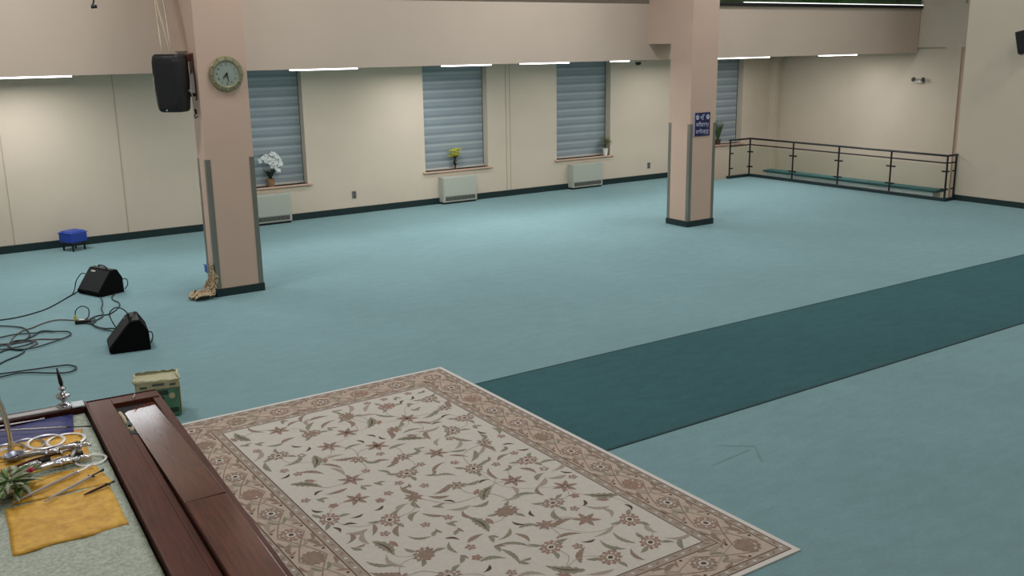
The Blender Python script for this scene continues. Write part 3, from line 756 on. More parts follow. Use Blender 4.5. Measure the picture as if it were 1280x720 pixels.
# ------------------------------------------------------------------ cables on the carpet
CB = {
'A': [(2.72, 16.44), (2.44, 16.02), (2.14, 15.59), (1.89, 15.39), (1.66, 15.29), (1.45, 15.29), (1.25, 15.33)],
'B': [(2.33, 14.59), (2.13, 14.77), (1.94, 14.71), (1.76, 14.54), (1.65, 14.48), (1.52, 14.29), (1.43, 14.03), (1.38, 13.8), (1.42, 13.56), (1.51, 13.49), (1.64, 13.61), (1.7, 13.7), (1.66, 13.86), (1.54, 13.86), (1.37, 13.9), (1.18, 14.0)],
'C': [(1.28, 15.01), (1.41, 14.91), (1.54, 14.78), (1.66, 14.59), (1.69, 14.3), (1.66, 14.09), (1.57, 13.93), (1.4, 13.83), (1.27, 13.84), (1.14, 13.81)],
'D': [(1.17, 14.23), (1.32, 14.25), (1.52, 14.29), (1.76, 14.2), (1.9, 14.17), (2.08, 14.05), (2.14, 13.96), (2.13, 13.83), (2.04, 13.71), (1.85, 13.58), (1.64, 13.47), (1.46, 13.49), (1.36, 13.65), (1.38, 13.85), (1.48, 13.95), (1.61, 13.9), (1.65, 13.74), (1.53, 13.65), (1.34, 13.62), (1.12, 13.69)],
'E': [(1.42, 13.99), (1.57, 13.93), (1.76, 13.88), (1.89, 13.78), (2.01, 13.73)],
'F': [(1.03, 12.85), (1.11, 12.94), (1.25, 13.11), (1.4, 13.24), (1.49, 13.38), (1.49, 13.49), (1.35, 13.61), (1.23, 13.53), (1.08, 13.35)],
'G': [(1.65, 14.01), (1.74, 14.13), (1.82, 14.26), (1.91, 14.23), (1.99, 14.12)],
'H': [(0.99, 12.58), (1.11, 12.55), (1.28, 12.52), (1.49, 12.49), (1.71, 12.46), (1.84, 12.42), (1.9, 12.31), (1.9, 12.24), (1.85, 12.15), (1.76, 12.12), (1.62, 12.21), (1.43, 12.37), (1.27, 12.45), (1.09, 12.41), (0.97, 12.39)],
'J': [(2.47, 14.49), (2.59, 14.63), (2.69, 14.67), (2.79, 14.65), (2.9, 14.78), (3.03, 15.03), (3.08, 15.28), (3.05, 15.49), (3.08, 15.72), (3.17, 15.91)],
'K': [(2.46, 14.42), (2.55, 14.4), (2.67, 14.52), (2.74, 14.74), (2.78, 15.04), (2.87, 15.39), (2.93, 15.80)],
'L': [(2.44, 14.35), (2.47, 14.28), (2.51, 14.27), (2.56, 14.37), (2.57, 14.49), (2.51, 14.51)],
'M': [(2.43, 14.29), (2.48, 14.22), (2.5, 13.98), (2.57, 13.76), (2.63, 13.64), (2.75, 13.3), (2.7, 13.14)],
'N': [(2.48, 14.24), (2.53, 14.01), (2.6, 13.88), (2.69, 13.81), (2.82, 13.45), (2.76, 13.13)],
}
CL = {
'A': 'long black cable from the farther wedge monitor to the left edge',
'B': 'brownish cable from the junction box into the tangle on the left',
'C': 'black cable hooking round behind the cable tangle',
'D': 'black cable making the biggest loop of the tangle',
'E': 'short reddish cable lying across the cable tangle',
'F': 'black cable running from the tangle down toward the silver finial',
'G': 'short black cable arc joining the top of the tangle',
'H': 'black cable doubled in a narrow loop behind the silver finial',
'J': 'black cable curving from the junction box around to the farther monitor',
'K': 'black cable running straight from junction box to farther monitor front',
'L': 'small loop of black cable right of the junction box',
'M': 'lower black cable from junction box to the nearer monitor',
'N': 'upper black cable from junction box to the nearer monitor',
}
for i, (k, pts) in enumerate(CB.items()):
    rr = .0095 if k not in 'BE' else .009
    q = MB(); q.tube([Vector((p.x, p.y, rr+.001+.004*(i % 4))) for p in smoothpath([(x, y, 0) for x, y in pts], 6)], rr, 6)
    tag(q.build('audio_cable', 'cable_red' if k in 'BE' else 'cable', smooth=True), CL[k], 'cable', 'cables on the carpet at left')
# loops beside the monitors
for pts, lab in (([(2.83, 16.0, .33), (2.74, 16.02, .38), (2.66, 16.1, .26), (2.64, 16.2, .12), (2.62, 16.33, .01), (2.55, 16.2, .01)], 'thin black cable arching over the farther monitor grille'),
                 ([(3.33, 16.05, .20), (3.39, 16.04, .19), (3.40, 16.05, .10), (3.36, 16.1, .02)], 'short black cable loop behind the farther monitor'),
                 ([(2.56, 12.95, .20), (2.50, 13.05, .40), (2.56, 12.99, .50), (2.64, 12.92, .49), (2.70, 12.88, .41)], 'black cable looping over the top of the nearer monitor'),
                 ([(2.84, 12.70, .19), (2.90, 12.66, .20), (2.91, 12.62, .15), (2.88, 12.60, .08), (2.86, 12.60, .07)], 'black cable loop at the back of the nearer monitor')):
    q = MB(); q.tube(smoothpath(pts, 6), .008, 6); tag(q.build('monitor_cable', 'cable', smooth=True), lab, 'cable')
t = thing('junction_box', (2.40, 14.40, 0), R(-20), 'small black cable junction box with yellow plug on the carpet', 'junction box')
q = MB(); q.box(-.10, .10, -.05, .05, 0, .055); q.build('case', 'black', t, local=True, bevel=.008)
q = MB(); q.box(-.05, .02, -.03, .02, .055, .06); q.build('label_plate', 'white_side', t, local=True)
q = MB(); q.box(-.115, -.085, .0, .05, .03, .12); q.build('yellow_plug', 'yellowplug', t, local=True, bevel=.005)
q = MB(); q.tube(smoothpath([(-.10, .03, .11), (-.08, .04, .19), (.0, .04, .24), (.08, .04, .20), (.08, .02, .10), (.04, 0, .055)], 5), .008, 6); q.build('jumper_lead', 'black', t, local=True, smooth=True)

# ------------------------------------------------------------------ dark carpet runner
q = MB(); q.box(5.472, XR-.02, 6.60, 8.90, .0, .008); 
q.box(5.472, XR-.02, 8.885, 8.915, .0, .009, 1); q.box(5.472, XR-.02, 6.585, 6.615, .0, .009, 1)
tag(q.build('carpet_runner', ['runner', 'runner_edge']), 'dark teal carpet strip crossing the hall floor from the rug to the right wall', 'carpet strip')

# ------------------------------------------------------------------ the rug, its woven pattern inside the one mesh
RX0, RX1, RY0, RY1 = 2.16, 5.47, 4.3, 9.66
RM = [mat('rug_cream', '#c0bab0', rough=.95, var=.05, scale=30, bump=.2, bscale=200, spec=.1),
      mat('rug_ivory_edge', '#cdc8c0', rough=.95, bump=.2, bscale=200, spec=.1),
      mat('rug_pinkish_beige', '#b3a394', rough=.95, var=.08, scale=30, bump=.2, bscale=200, spec=.1),
      mat('rug_dark_brown', '#5e4b42', rough=.95, spec=.1),
      mat('rug_brown', '#8a7769', rough=.95, var=.15, scale=40, spec=.1),
      mat('rug_rust', '#92776b', rough=.95, var=.15, scale=40, spec=.1),
      mat('rug_olive', '#84816f', rough=.95, var=.15, scale=40, spec=.1),
      mat('rug_taupe', '#9c8f82', rough=.95, spec=.1)]
CRM, IV, PK, DB, BR, RU, OL, TP = range(8)
rg = MB(); Z0 = .012
if True:
    rg.box(RX0, RX1, RY0, RY1, 0, Z0, IV)
    def rect(i0, z, mi): rg.poly([(RX0+i0, RY0+i0, Z0+z), (RX1-i0, RY0+i0, Z0+z), (RX1-i0, RY1-i0, Z0+z), (RX0+i0, RY1-i0, Z0+z)], mi)
    rect(.045, .0004, DB); rect(.055, .0006, TP); rect(.115, .0008, DB); rect(.125, .0010, PK); rect(.425, .0012, DB); rect(.435, .0014, TP); rect(.505, .0016, DB); rect(.515, .0018, CRM)
    zc = [0]
    def ZP():
        zc[0] += 1; return Z0+.0021+(zc[0] % 40)*.00003
    def shape(cx, cy, ang, pts, mi, s=1):
        z = ZP(); ca, sa = cos(ang), sin(ang)
        rg.poly([(cx+(x*ca-y*sa)*s, cy+(x*sa+y*ca)*s, z) for x, y in pts], mi)
    def flower(cx, cy, r, mi, petals=8, aspect=1.0, ang=0, inner=CRM, lobes=.18):
        pts = [((1-lobes+lobes*cos(petals*t))*r*cos(t), (1-lobes+lobes*cos(petals*t))*r*aspect*sin(t)) for t in [2*pi*k/(petals*4) for k in range(petals*4)]]
        shape(cx, cy, ang, pts, mi)
        for k in range(petals):
            t = 2*pi*(k+.5)/petals; shape(cx, cy, ang, [(r*(.62*cos(t)+.13*cos(j)), r*aspect*(.62*sin(t)+.13*sin(j))) for j in (0, 1.57, 3.14, 4.71)], TP if k % 2 else inner)
        pts2 = [(x*.42, y*.42) for x, y in pts]; shape(cx, cy, ang+.3, pts2, inner)
        shape(cx, cy, ang, [(cos(2*pi*k/8)*r*.22, sin(2*pi*k/8)*r*.22*aspect) for k in range(8)], DB if mi != DB else RU)
    def leafc(cx, cy, L, W, ang, bend, mi, serr=0, tip=None):
        up = []; dn = []; n = 12
        for i in range(n+1):
            t = i/n; x = (t-.5)*L; yc = bend*L*(1-(2*t-1)**2)
            ww = W*.5*sin(pi*t**.8)*(1+serr*(1 if i % 2 else -1)); up.append((x, yc+ww)); dn.append((x, yc-ww))
        z = ZP(); ca, sa = cos(ang), sin(ang); V = []
        for (x, y) in up+dn: V.append((cx+x*ca-y*sa, cy+x*sa+y*ca, z))
        rg.add(V, [(i+1, i, n+1+i, n+2+i) for i in range(n)], mi)
    def vine(pts, w_, mi):
        P = smoothpath([(x, y, 0) for x, y in pts], 5); z = ZP(); V = []
        for i in range(len(P)):
            t = (P[min(i+1, len(P)-1)]-P[max(0, i-1)]); t.normalize(); s_ = Vector((-t.y, t.x, 0))*w_/2
            V += [(P[i].x-s_.x, P[i].y-s_.y, z), (P[i].x+s_.x, P[i].y+s_.y, z)]
        rg.add(V, [(2*i, 2*i+2, 2*i+3, 2*i+1) for i in range(len(P)-1)], mi)
    rnd = random.Random(11)
    # main border rosettes with leaves between them
    def border(x0, y0, x1, y1):
        L = math.hypot(x1-x0, y1-y0); n = round(L/.45); ux, uy = (x1-x0)/L, (y1-y0)/L; ang = math.atan2(uy, ux); nx, ny = -uy, ux
        for k in range(n+1):
            c_ = (x0+ux*L*k/n, y0+uy*L*k/n)
            if k < n or True: flower(c_[0], c_[1], .112, BR if k % 2 else RU, 12, .85, ang, CRM, .1)
            if k == n: break
            for sgn in (-1, 1):
                m_ = (x0+ux*L*(k+.5)/n, y0+uy*L*(k+.5)/n)
                leafc(m_[0]+nx*.08*sgn, m_[1]+ny*.08*sgn, .20, .045, ang+.35*sgn, .16*sgn, TP if k % 2 else BR, .2)
                leafc(m_[0]-ux*.10+nx*.12*sgn, m_[1]-uy*.10+ny*.12*sgn, .12, .032, ang-.3*sgn, .12*sgn, BR, .2)
                leafc(m_[0]-ux*.05+nx*.035*sgn, m_[1]-uy*.05+ny*.035*sgn, .13, .03, ang-.6*sgn, .12*sgn, OL if k % 2 else TP)
                leafc(m_[0]+ux*.07+nx*.11*sgn, m_[1]+uy*.07+ny*.11*sgn, .10, .025, ang+1.0*sgn, .1, RU)
                shape(m_[0]+ux*.12+nx*.125*sgn, m_[1]+uy*.12+ny*.125*sgn, 0, [(cos(j)*.014, sin(j)*.014) for j in range(6)], DB)
            vine([(c_[0]+nx*.11, c_[1]+ny*.11), (m_[0]-nx*.02, m_[1]-ny*.02), (c_[0]+ux*L/n-nx*.11, c_[1]+uy*L/n-ny*.11)], .010, BR)
            vine([(c_[0]-nx*.11, c_[1]-ny*.11), (m_[0]+nx*.02, m_[1]+ny*.02), (c_[0]+ux*L/n+nx*.11, c_[1]+uy*L/n+ny*.11)], .010, TP)
        return
    o_ = .275
    border(RX0+o_, RY1-o_, RX1-o_, RY1-o_); border(RX1-o_, RY1-o_, RX1-o_, RY0+o_); border(RX0+o_, RY1-o_, RX0+o_, RY0+o_); border(RX0+o_, RY0+o_, RX1-o_, RY0+o_)
    # guard borders: small buds
    for o_, st in ((.085, .07), (.47, .08)):
        for (xa, ya, xb, yb) in ((RX0+o_, RY1-o_, RX1-o_, RY1-o_), (RX1-o_, RY1-o_, RX1-o_, RY0+o_), (RX0+o_, RY1-o_, RX0+o_, RY0+o_), (RX0+o_, RY0+o_, RX1-o_, RY0+o_)):
            L = math.hypot(xb-xa, yb-ya); n = int(L/st); ang = math.atan2(yb-ya, xb-xa)
            for k in range(n):
                t = (k+.5)/n; px, py = xa+(xb-xa)*t, ya+(yb-ya)*t
                if k % 2: shape(px, py, ang, [(-.020, 0), (0, .017), (.020, 0), (0, -.017)], CRM)
                else: leafc(px, py, .058, .022, ang+(.6 if k % 4 else -.6), .1, BR if o_ < .2 else RU)
    # field: vines, palmettes, saz leaves
    fx0, fx1, fy0, fy1 = RX0+.56, RX1-.56, RY0+.56, RY1-.56
    placed = []
    def free(x, y, r_):
        for (a_, b_, c_) in placed:
            if (x-a_)**2+(y-b_)**2 < (r_+c_)**2: return False
        return fx0+r_*.3 < x < fx1-r_*.3 and fy0+r_*.3 < y < fy1-r_*.3
    big = []
    for _ in range(4000):
        x, y = rnd.uniform(fx0, fx1), rnd.uniform(fy0, fy1)
        if free(x, y, .17): placed.append((x, y, .135)); big.append((x, y))
        if len(big) > 52: break
    for k, (x, y) in enumerate(big):
        kind = k % 5; an = rnd.uniform(0, 6.28)
        if kind in (0, 1):
            flower(x, y, .118, (BR, RU)[kind], 11, .75, an*.2, CRM, .12)
            for j in range(3): leafc(x+cos(an+j*2.1)*.13, y+sin(an+j*2.1)*.13, .11, .04, an+j*2.1, .1, OL)
        elif kind == 2:
            for j in range(6): leafc(x+cos(an+j*1.047)*.06, y+sin(an+j*1.047)*.06, .125, .046, an+j*1.047, 0, BR if j % 2 else RU)
            flower(x, y, .04, DB, 6, 1, 0, CRM)
        elif kind == 3:
            flower(x, y, .095, BR, 8, .9, an, CRM, .25); leafc(x+cos(an)*.15, y+sin(an)*.15, .22, .06, an+.5, .15, BR, .2); leafc(x-cos(an)*.13, y-sin(an)*.13, .18, .05, an, .2, OL, .2)
        else:
            leafc(x, y, .30, .095, an, .10, OL, .22); leafc(x, y, .24, .018, an, .12, DB); leafc(x+.10*cos(an+1.6), y+.10*sin(an+1.6), .12, .05, an, 0, RU)
    for k in range(len(big)-1):
        (xa, ya), (xb, yb) = big[k], min(big[k+1:], key=lambda p: (p[0]-big[k][0])**2+(p[1]-big[k][1])**2)
        mx_, my_ = (xa+xb)/2+(yb-ya)*.25, (ya+yb)/2-(xb-xa)*.25
        if math.hypot(xa-xb, ya-yb) < .9: vine([(xa, ya), (mx_, my_), (xb, yb)], .007, TP)
    nsm = 0
    for _ in range(9000):
        x, y = rnd.uniform(fx0, fx1), rnd.uniform(fy0, fy1)
        if free(x, y, .065):
            placed.append((x, y, .055)); nsm += 1; an = rnd.uniform(0, 6.28); kk = nsm % 6
            if kk < 3: leafc(x, y, rnd.uniform(.17, .27), rnd.uniform(.036, .055), an, rnd.uniform(.08, .25), (OL, BR, TP)[kk], .15)
            elif kk == 3: leafc(x, y, .11, .04, an, .1, OL); leafc(x+.04, y+.02, .09, .03, an+1, .1, BR)
            elif kk == 4: flower(x, y, .048, RU, 5, 1, an, CRM)
            else: leafc(x, y, .12, .03, an, .2, DB)
        if nsm > 190: break
tag(rg.build('floral_rug', RM), 'large cream floral rug with beige rosette border on the teal carpet', 'rug')

# ------------------------------------------------------------------ wooden platform and donation chest, turned 3 degrees
AX, AY, ANG = 1.33, 8.29, R(-3.2)
ZT = .90
ch = thing('donation_chest', (AX, AY, 0), ANG, 'long polished brown wooden chest with slotted top beside the rug', 'chest')
Wd, Ln = .55, 4.4
def cbx(*a_, mi=0): q = MB(); q.box(*a_, mi); return q
q = cbx(.02, Wd-.02, -Ln+.02, -.02, 0, .84); q.build('body', 'wood_side', ch, local=True)
q = MB(); q.box(0, .18, -Ln, 0, .86, ZT); q.box(.18, Wd, -.16, 0, .86, ZT); q.box(.18, .225, -Ln, -.95, .86, ZT); q.build('top_board', 'wood', ch, local=True, bevel=.004)
q = MB(); q.box(-.02, 0.0, -Ln, .0, .80, ZT+.012); q.build('left_edge_molding', 'wood_side', ch, local=True, bevel=.004)
q = MB(); q.box(0, Wd, 0, .012, .80, ZT+.006); q.build('end_molding', 'wood_dark', ch, local=True, bevel=.003)
q = MB(); q.box(Wd-.055, Wd+.012, -Ln, 0, .78, ZT-.008); q.build('right_edge_molding', 'wood_side', ch, local=True, bevel=.006)
q = MB(); q.box(.17, Wd-.04, -Ln+.01, -.02, .835, .862); q.build('slot_bed', 'slot', ch, local=True)
# raised glossy lid, its mitred far corner shaped after the sheen's edge
LY = -2.45
def lz(y, x=.36): return ZT-.048+(-y/2.45)*.106+(x-.36)*.028     # slight fall towards the far end, set so the lid catches the sheen
lp = [(.235, LY), (Wd-.055, LY), (Wd-.055, -.05), (.43, -.05), (.235, -.34)]; n = len(lp); q = MB()
q.add([(x, y, .85) for x, y in lp]+[(x, y, lz(y, x)) for x, y in lp], [tuple(reversed(range(n))), tuple(range(n, 2*n))]+[(i, (i+1) % n, n+(i+1) % n, n+i) for i in range(n)])
q.build('lid', 'wood_lid', ch, local=True, bevel=.004)
q = MB(); q.box(.235, Wd-.055, -Ln, LY-.006, .85, ZT+.058); q.build('near_panel', 'wood_lid', ch, local=True, bevel=.004)
q = MB(); q.tube([(.34, -.15, ZT+.018), (.37, -.07, ZT+.02)], .005, 6); q.build('lid_pin', 'paper', ch, local=True)
# things in the slot
q = MB(); q.tube([(.195, -.38, ZT-.012), (.20, -.50, ZT-.008), (.197, -.66, ZT-.014)], .016, 6, mi=0); tag(q.build('rolled_paper', 'paper', smooth=True), 'cream rolled paper lying in the chest slot', 'paper'); bpy.data.objects['rolled_paper'].location = (AX, AY, 0); bpy.data.objects['rolled_paper'].rotation_euler = (0, 0, ANG)
for k, (yy, mm, lab) in enumerate(((-.70, 'note', 'crumpled grey-green banknote in the middle of the chest slot'), (-.80, 'paper', 'crumpled pale banknote in the chest slot beside the grey-green one'), (-.90, 'notedark', 'dark folded paper at the near end of the chest slot'))):
    q = MB(); n = 5; rr = random.Random(k); vs = []
    for i in range(n):
        for j in range(n): vs.append((.185+.045*i/(n-1), yy+.05-.10*j/(n-1)+.02*rr.random(), ZT-.028+.035*rr.random()))
    q.add(vs, [(i*n+j, (i+1)*n+j, (i+1)*n+j+1, i*n+j+1) for i in range(n-1) for j in range(n-1)])
    o = q.build('banknote', mm); md = o.modifiers.new('s', 'SOLIDIFY'); md.thickness = .004; o.location = (AX, AY, 0); o.rotation_euler = (0, 0, ANG); tag(o, lab, 'banknote')

# platform with weapons display
_o = Matrix.Rotation(ANG, 3, 'Z') @ Vector((-.9, -2, 0))
pf = thing('display_platform', (AX+_o.x, AY+_o.y, 0), ANG, 'wooden display platform left of the chest, carrying cloths and weapons', 'platform')
pT = wm(pf)
def pbox(x0, x1, y0, y1, z0, z1):   # coordinates relative to the chest corner
    return (x0+.9, x1+.9, y0+2, y1+2, z0, z1)
PX0 = -1.75
q = MB(); q.box(*pbox(PX0, -.03, -Ln, -.03, .0, .82)); q.build('body', 'wood_side', pf, local=True)
q = MB(); q.box(*pbox(PX0, -.025, -.05, .0, .80, ZT+.02)); q.build('back_rail', 'wood_dark', pf, local=True, bevel=.004)
q = MB(); q.box(*pbox(PX0, -.025, -.15, -.045, .80, ZT+.012)); q.build('rail_ledge', 'wood_dark', pf, local=True, bevel=.004)
q = MB(); q.box(*pbox(PX0, -.13, -.125, -.05, ZT+.012, ZT+.026)); q.build('ledge_strip', 'palewood', pf, local=True, bevel=.003)
q = MB(); q.box(*pbox(-.125, -.03, -.15, -.02, ZT+.02, ZT+.034)); q.build('corner_plate', 'stonegrey', pf, local=True, bevel=.004)

ZC = .85
q = MB(); NX, NY = 40, 60; vs = []
for i in range(NX+1):
    for j in range(NY+1):
        x = 1.295-1.55*i/NX; y = 8.12-3.9*j/NY; x += -.056*(8.29-y)
        vs.append((x-.005, y, ZC+.006*sin(9*y+5*x)*sin(14*x)+.002*sin(40*x+30*y)-.012*0))
q.add(vs, [(i*(NY+1)+j, i*(NY+1)+j+1, (i+1)*(NY+1)+j+1, (i+1)*(NY+1)+j) for i in range(NX) for j in range(NY)])
o = q.build('brocade_cover', 'brocade', smooth=True); md = o.modifiers.new('s', 'SOLIDIFY'); md.thickness = .02; md.offset = -1
tag(o, 'silvery green brocade cover spread over the display platform', 'cloth')
def cloth_patch(name, mt, corners, z, label, nx=24, ny=16, amp=.006, seed=0, th=.01):
    A_, B_, C_, D_ = [Vector(c_) for c_ in corners]; vs = []; rr = random.Random(seed); ph = rr.random()*6
    for i in range(nx+1):
        for j in range(ny+1):
            u, v = i/nx, j/ny; p_ = (A_*(1-u)+B_*u)*(1-v)+(D_*(1-u)+C_*u)*v
            e = min(1, 6*min(u, 1-u, v, 1-v)+.15)
            vs.append((p_.x+.008*sin(9*v+ph)*e, p_.y+.008*sin(11*u+ph), z+e*(amp*sin(17*p_.x+ph)*sin(23*p_.y+ph)+amp*.7*sin(60*p_.y-14*p_.x+ph)+amp)))
    q = MB(); q.add(vs, [(i*(ny+1)+j, i*(ny+1)+j+1, (i+1)*(ny+1)+j+1, (i+1)*(ny+1)+j) for i in range(nx) for j in range(ny)])
    o = q.build(name, mt, smooth=True); md = o.modifiers.new('s', 'SOLIDIFY'); md.thickness = th; md.offset = 0
    return tag(o, label, 'cloth')
cloth_patch('navy_cloth', 'navy', [(.20, 8.10), (1.19, 8.12), (1.12, 7.70), (.15, 7.72)], .881, 'smooth navy blue cloth at the back of the platform', amp=.002)
cloth_patch('orange_cloth', 'orange', [(.95, 7.82), (1.19, 7.76), (1.14, 7.55), (.90, 7.60)], .872, 'orange cloth peeking out behind the steel quoits', amp=.004, seed=3)
cloth_patch('yellow_cloth', 'yellow', [(.30, 7.74), (1.17, 7.70), (1.14, 7.42), (.25, 7.42)], .878, 'golden yellow cloth under the row of steel quoits', seed=1)
cloth_patch('yellow_cloth', 'yellow', [(.35, 7.40), (1.145, 7.38), (1.13, 7.12), (.30, 7.05)], .872, 'golden yellow cloth behind the pile of silver daggers', seed=2)
cloth_patch('yellow_cloth', 'yellow', [(.60, 6.98), (1.12, 6.98), (1.16, 6.60), (.55, 6.62)], .872, 'golden yellow cloth in front of the silver daggers', seed=4)
cloth_patch('yellow_cloth', 'yellow', [(.50, 6.58), (1.13, 6.58), (1.10, 5.9), (.45, 5.9)], .872, 'golden yellow cloth at the near end of the platform', seed=5)

def ringmesh(c, r0, r1, th, tilt=(0, 0), n=48):
    T = Matrix.Rotation(tilt[0], 3, 'X') @ Matrix.Rotation(tilt[1], 3, 'Y'); q = MB(); vs = []
    for k in range(n):
        an = 2*pi*k/n
        for (rr, z) in ((r0, 0), (r1, 0), ((r0+r1)/2, th)):
            vs.append(Vector(c)+T @ Vector((rr*cos(an), rr*sin(an), z)))
    fs = []
    for k in range(n):
        k2 = (k+1) % n
        fs += [(k*3, k*3+1, k2*3+1, k2*3), (k*3+1, k*3+2, k2*3+2, k2*3+1), (k*3+2, k*3, k2*3, k2*3+2)]
    q.add(vs, fs); return q
for (c_, r0, r1, mt, tl, lab) in (
    ((1.035, 7.54, .895), .118, .142, 'ringsteel', (0, 0), 'largest bright steel quoit ring, rightmost in the row'),
    ((.905, 7.57, .905), .112, .134, 'ringsteel', (.05, .02), 'bright steel quoit ring overlapping the largest one'),
    ((.775, 7.58, .905), .108, .128, 'ringdull', (.05, .03), 'dull steel quoit ring, third from the right in the row'),
    ((.645, 7.56, .905), .105, .125, 'ringdull', (.05, .02), 'dull steel quoit ring nearest the left edge of the photo'),
    ((1.115, 7.065, .885), .092, .110, 'ringsteel', (0, 0), 'bright steel quoit ring half under the silver daggers')):
    tag(ringmesh(c_, r0, r1, .006, tl).build('steel_quoit', mt, smooth=False), lab, 'quoit', 'steel quoits on the platform')

def sword(p0, p1, rad, mat_b, mat_h, label, sheath=False, curve=.0, hilt=.16):
    p0 = Vector(p0); p1 = Vector(p1); L = (p1-p0).length; u = (p1-p0)/L; sdv = Vector((-u.y, u.x, 0))
    t = thing('sword', tuple(p0), 0, label, 'sword')
    n = 14; P_ = [p0+u*L*i/n+sdv*curve*sin(pi*i/n) for i in range(n+1)]
    q = MB(); k = int(n*(1-hilt)); q.tube(P_[:k+1], [rad*(.5+.5*min(1, i/3)) for i in range(k+1)], 6); q.build('sheath' if sheath else 'blade', mat_b, t)
    q = MB(); h = P_[k]; q.tube([h-sdv*rad*3.2, h, h+sdv*rad*3.2], [rad*.5, rad*.9, rad*.5], 6); q.build('crossguard', mat_h, t)
    q = MB(); q.tube(P_[k:], [rad*.8]+[rad*.65]*(len(P_[k:])-2)+[rad*1.3], 6); q.build('hilt', mat_h, t)
    return t
sword((.50, 8.02, .93), (1.245, 7.695, .905), .007, 'silver', 'darksteel', 'long thin steel sword lying across the navy cloth')
sword((.30, 8.16, .905), (.98, 8.10, .90), .006, 'silver', 'silver', 'thin silver rod sword along the back of the navy cloth')
sword((.60, 7.40, .90), (1.10, 7.42, .90), .010, 'wood_dark', 'darksteel', 'brown sheathed sword between quoits and daggers', True)
sword((.62, 7.20, .90), (1.05, 7.31, .90), .013, 'wood_side', 'silver', 'reddish brown sheathed sword behind the silver daggers', True, .02)
sword((.55, 6.60, .90), (1.10, 6.93, .90), .009, 'palewood', 'silver', 'pale sheathed sword in front of the silver daggers', True)
sword((.72, 6.50, .90), (1.14, 6.78, .905), .009, 'palewood', 'darksteel', 'pale sword with dark pommel on the front yellow cloth', True)
sword((.95, 6.45, .90), (1.16, 6.55, .90), .008, 'wood_dark', 'darksteel', 'short dark sword at the lower right of the platform', True)
# silver daggers in a pile
dl = ['silver dagger on top of the pile, its hilt toward the right', 'silver dagger lowest in the pile beside the ring', 'silver dagger in the middle of the pile', 'ornate silver dagger at the left end of the pile', 'silver dagger lying crosswise on the pile', 'small silver dagger nearest the front yellow cloth', 'silver dagger at the back of the pile', 'silver dagger at the right end of the pile, over the ring', 'silver dagger at the back left of the pile']
for k, (x, y, an, L) in enumerate(((.92, 7.16, .25, .34), (.98, 7.10, -.15, .28), (.88, 7.06, .1, .30), (.74, 7.12, .35, .26), (1.03, 7.15, 1.1, .20), (.86, 6.99, .05, .24), (.97, 7.24, .12, .24), (1.04, 7.20, -.3, .22), (.80, 7.19, -.2, .26))):
    z = .895+.009*k
    t = thing('silver_dagger', (x, y, z), an, dl[k], 'dagger', 'silver daggers piled on the yellow cloth')
    q = MB(); q.tube([(-L*.5, 0, 0), (-L*.3, 0, .003), (0, .008, .003), (L*.18, 0, 0)], [.006, .015, .017, .018], 6); q.build('sheath', 'silver' if k % 2 else 'ringdull', t, local=True, smooth=True)
    q = MB(); q.tube([(L*.2, -.028, 0), (L*.2, 0, 0), (L*.2, .028, 0)], [.012, .009, .012], 6); q.build('crossguard', 'silver', t, local=True, smooth=True)
    q = MB(); q.tube([(L*.2, 0, 0), (L*.3, 0, .004), (L*.42, 0, 0), (L*.5, 0, 0)], [.011, .018, .012, .022], 8); q.ball((L*.34, .0, .012), .012, 6); q.build('hilt', 'silver' if k % 3 else 'darksteel', t, local=True, smooth=True)

# silver finial standing on the back rail
fx, fy, fz = 1.155, 8.24, ZT+.026
t = thing('silver_finial', (fx, fy, fz), 0, 'polished silver finial with tall spike standing on the platform rail', 'ornament')
q = MB(); q.lathe([(.060, 0), (.062, .008), (.040, .016), (.020, .030), (.016, .045), (.034, .055), (.050, .072), (.056, .085), (.048, .100), (.024, .115), (.014, .125), (.014, .135), (.030, .142), (.032, .150), (.016, .162), (.012, .17)], (fx, fy, fz), 24); q.build('body', 'chrome', t, smooth=True)
q = MB(); q.tube([(fx, fy, fz+.165), (fx-.004, fy, fz+.20), (fx-.012, fy, fz+.26), (fx-.02, fy, fz+.325)], [.012, .017, .013, .006], 8); q.build('spike', 'darksteel', t, smooth=True)
q = MB(); q.box(fx-.05, fx+.07, fy-.05, fy+.05, fz-.001, fz+.006); q.build('foot_plate', 'ringdull', t)

# arch stand, bowl and flowers at the lower left
ar = MB(); A_ = []
for k in range(15):
    an = pi*k/14; A_.append((.565+.115*cos(an), 7.60+.02*cos(an), .90+.50*sin(an)))
q = MB(); q.tube([(.68, 7.62, .875)]+A_+[(.45, 7.58, .875)], .019, 8)
t = thing('silver_arch_stand', (.60, 7.6, .875), 0, 'tall silver arch stand cut by the left edge of the photo', 'stand')
q.build('arch', 'silver', t, smooth=True)
q = MB(); q.box(.42, .71, 7.54, 7.68, .872, .885); q.build('base', 'silver', t, bevel=.003)
t = thing('silver_bowl', (.665, 7.36, .885), 0, 'small engraved silver bowl at left behind the flowers', 'bowl')
q = MB(); q.lathe([(.03, 0), (.035, .004), (.06, .03), (.07, .055), (.066, .055), (.05, .02), (.001, .01)], (.665, 7.36, .885), 20); q.build('bowl', mat('engraved_silver', '#8f93a0', rough=.35, metal=.7, var=.6, scale=55), t, smooth=True)
t = thing('flower_arrangement', (.56, 6.80, .88), 0, 'leafy flower arrangement with a pink bloom at the lower left', 'flowers')
q = MB(); q.lathe([(.05, 0), (.08, .03), (.085, .07), (.07, .08), (.001, .075)], (.56, 6.80, .875), 16); q.build('dish', 'silver', t, smooth=True)
rf = random.Random(21)
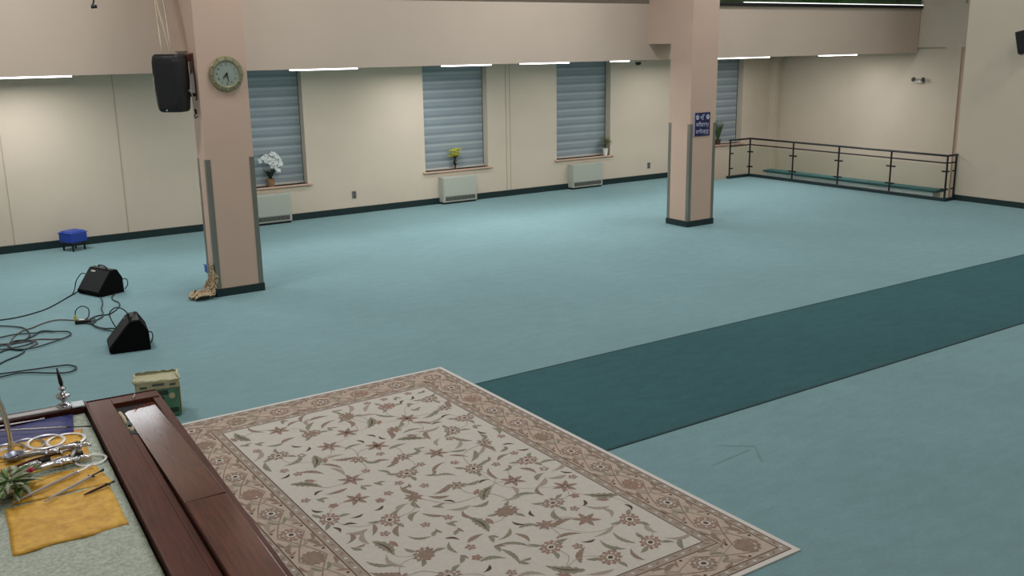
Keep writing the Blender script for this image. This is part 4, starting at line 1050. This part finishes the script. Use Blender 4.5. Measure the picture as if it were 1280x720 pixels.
for nm, mt, cnt, L0 in (('leaves', 'bouquet_green', 34, .10), ('pale_leaves', 'bouquet_pale', 44, .12)):
    q = MB()
    for k in range(cnt):
        an = rf.uniform(0, 6.28); rr = rf.uniform(0, .13); el = rf.uniform(-.1, 1.1); a2 = an+rf.uniform(-.8, .8)
        q.leaf((.56+rr*cos(an), 6.82+rr*1.3*sin(an), .93+rf.uniform(0, .05)), (cos(a2), sin(a2), el), L0*rf.uniform(.7, 1.2), rf.uniform(.035, .065), rf.uniform(.2, .8))
    q.build(nm, mt, t, smooth=True)
q = MB(); c0 = Vector((.70, 6.83, .985))
for ring_, nn_ in ((.3, 5), (.8, 6), (1.4, 7)):
    for k in range(nn_):
        an = 2*pi*k/nn_+ring_; q.leaf(c0, (cos(an)*ring_, sin(an)*ring_, 1), .034, .034, .1, n=3)
q.build('pink_bloom', 'petalp', t, smooth=True)

# printed box behind the chest
t = thing('printed_box', (2.32, 10.12, 0), R(-12), 'green printed box with cream top and clear liner behind the chest', 'box')
q = MB(); q.box(-.21, .21, -.15, .15, 0, .32); q.build('carton', 'boxgreen', t, local=True, bevel=.02)
q = MB(); q.box(-.215, .215, -.155, .155, .315, .40); q.build('upper_band', 'boxcream', t, local=True, bevel=.012)
q = MB()
for (x0, x1, z) in ((-.17, -.10, .355), (-.05, .07, .372), (.12, .18, .36)): q.box(x0, x1, -.160, -.154, z-.012, z+.010)
q.build('band_print', 'notedark', t, local=True)
q = MB(); q.box(-.16, .10, -.152, -.1495, .25, .30); q.box(.0, .19, -.1525, -.150, .05, .10); q.build('dark_print', 'leafdark', t, local=True)
T = Matrix.Rotation(R(90), 3, 'X')
q = MB(); q.lathe([(.001, .0), (.032, .0), (.032, .006), (.001, .006)], (.135, -.149, .235), 20, T=T); q.build('round_emblem', 'boxcream', t, local=True)
q = MB(); q.lathe([(.001, .0), (.024, .0), (.024, .006), (.001, .006)], (.03, -.149, .215), 20, T=T); q.build('dark_emblem', 'slot', t, local=True)
q = MB(); vs = []; n = 40; rr = random.Random(5)
for k in range(n):
    s_ = k/n*4; e = int(s_); u = s_-e
    x, y = ((-.21+.42*u, -.15), (.21, -.15+.30*u), (.21-.42*u, .15), (-.21, .15-.30*u))[e]
    f_ = 1.06+.08*rr.random(); vs += [(x, y, .39), (x*f_, y*f_, .405+.02*rr.random()), (x*(f_-.12), y*(f_-.12), .412+.025*rr.random())]
q.add(vs, [(3*k+j, 3*((k+1) % n)+j, 3*((k+1) % n)+j+1, 3*k+j+1) for k in range(n) for j in (0, 1)]); q.build('plastic_liner', 'plastic', t, local=True, smooth=True)
q = MB(); q.box(.212, .225, -.14, .12, .02, .37); q.build('side_liner', 'plastic', t, local=True, bevel=.005)
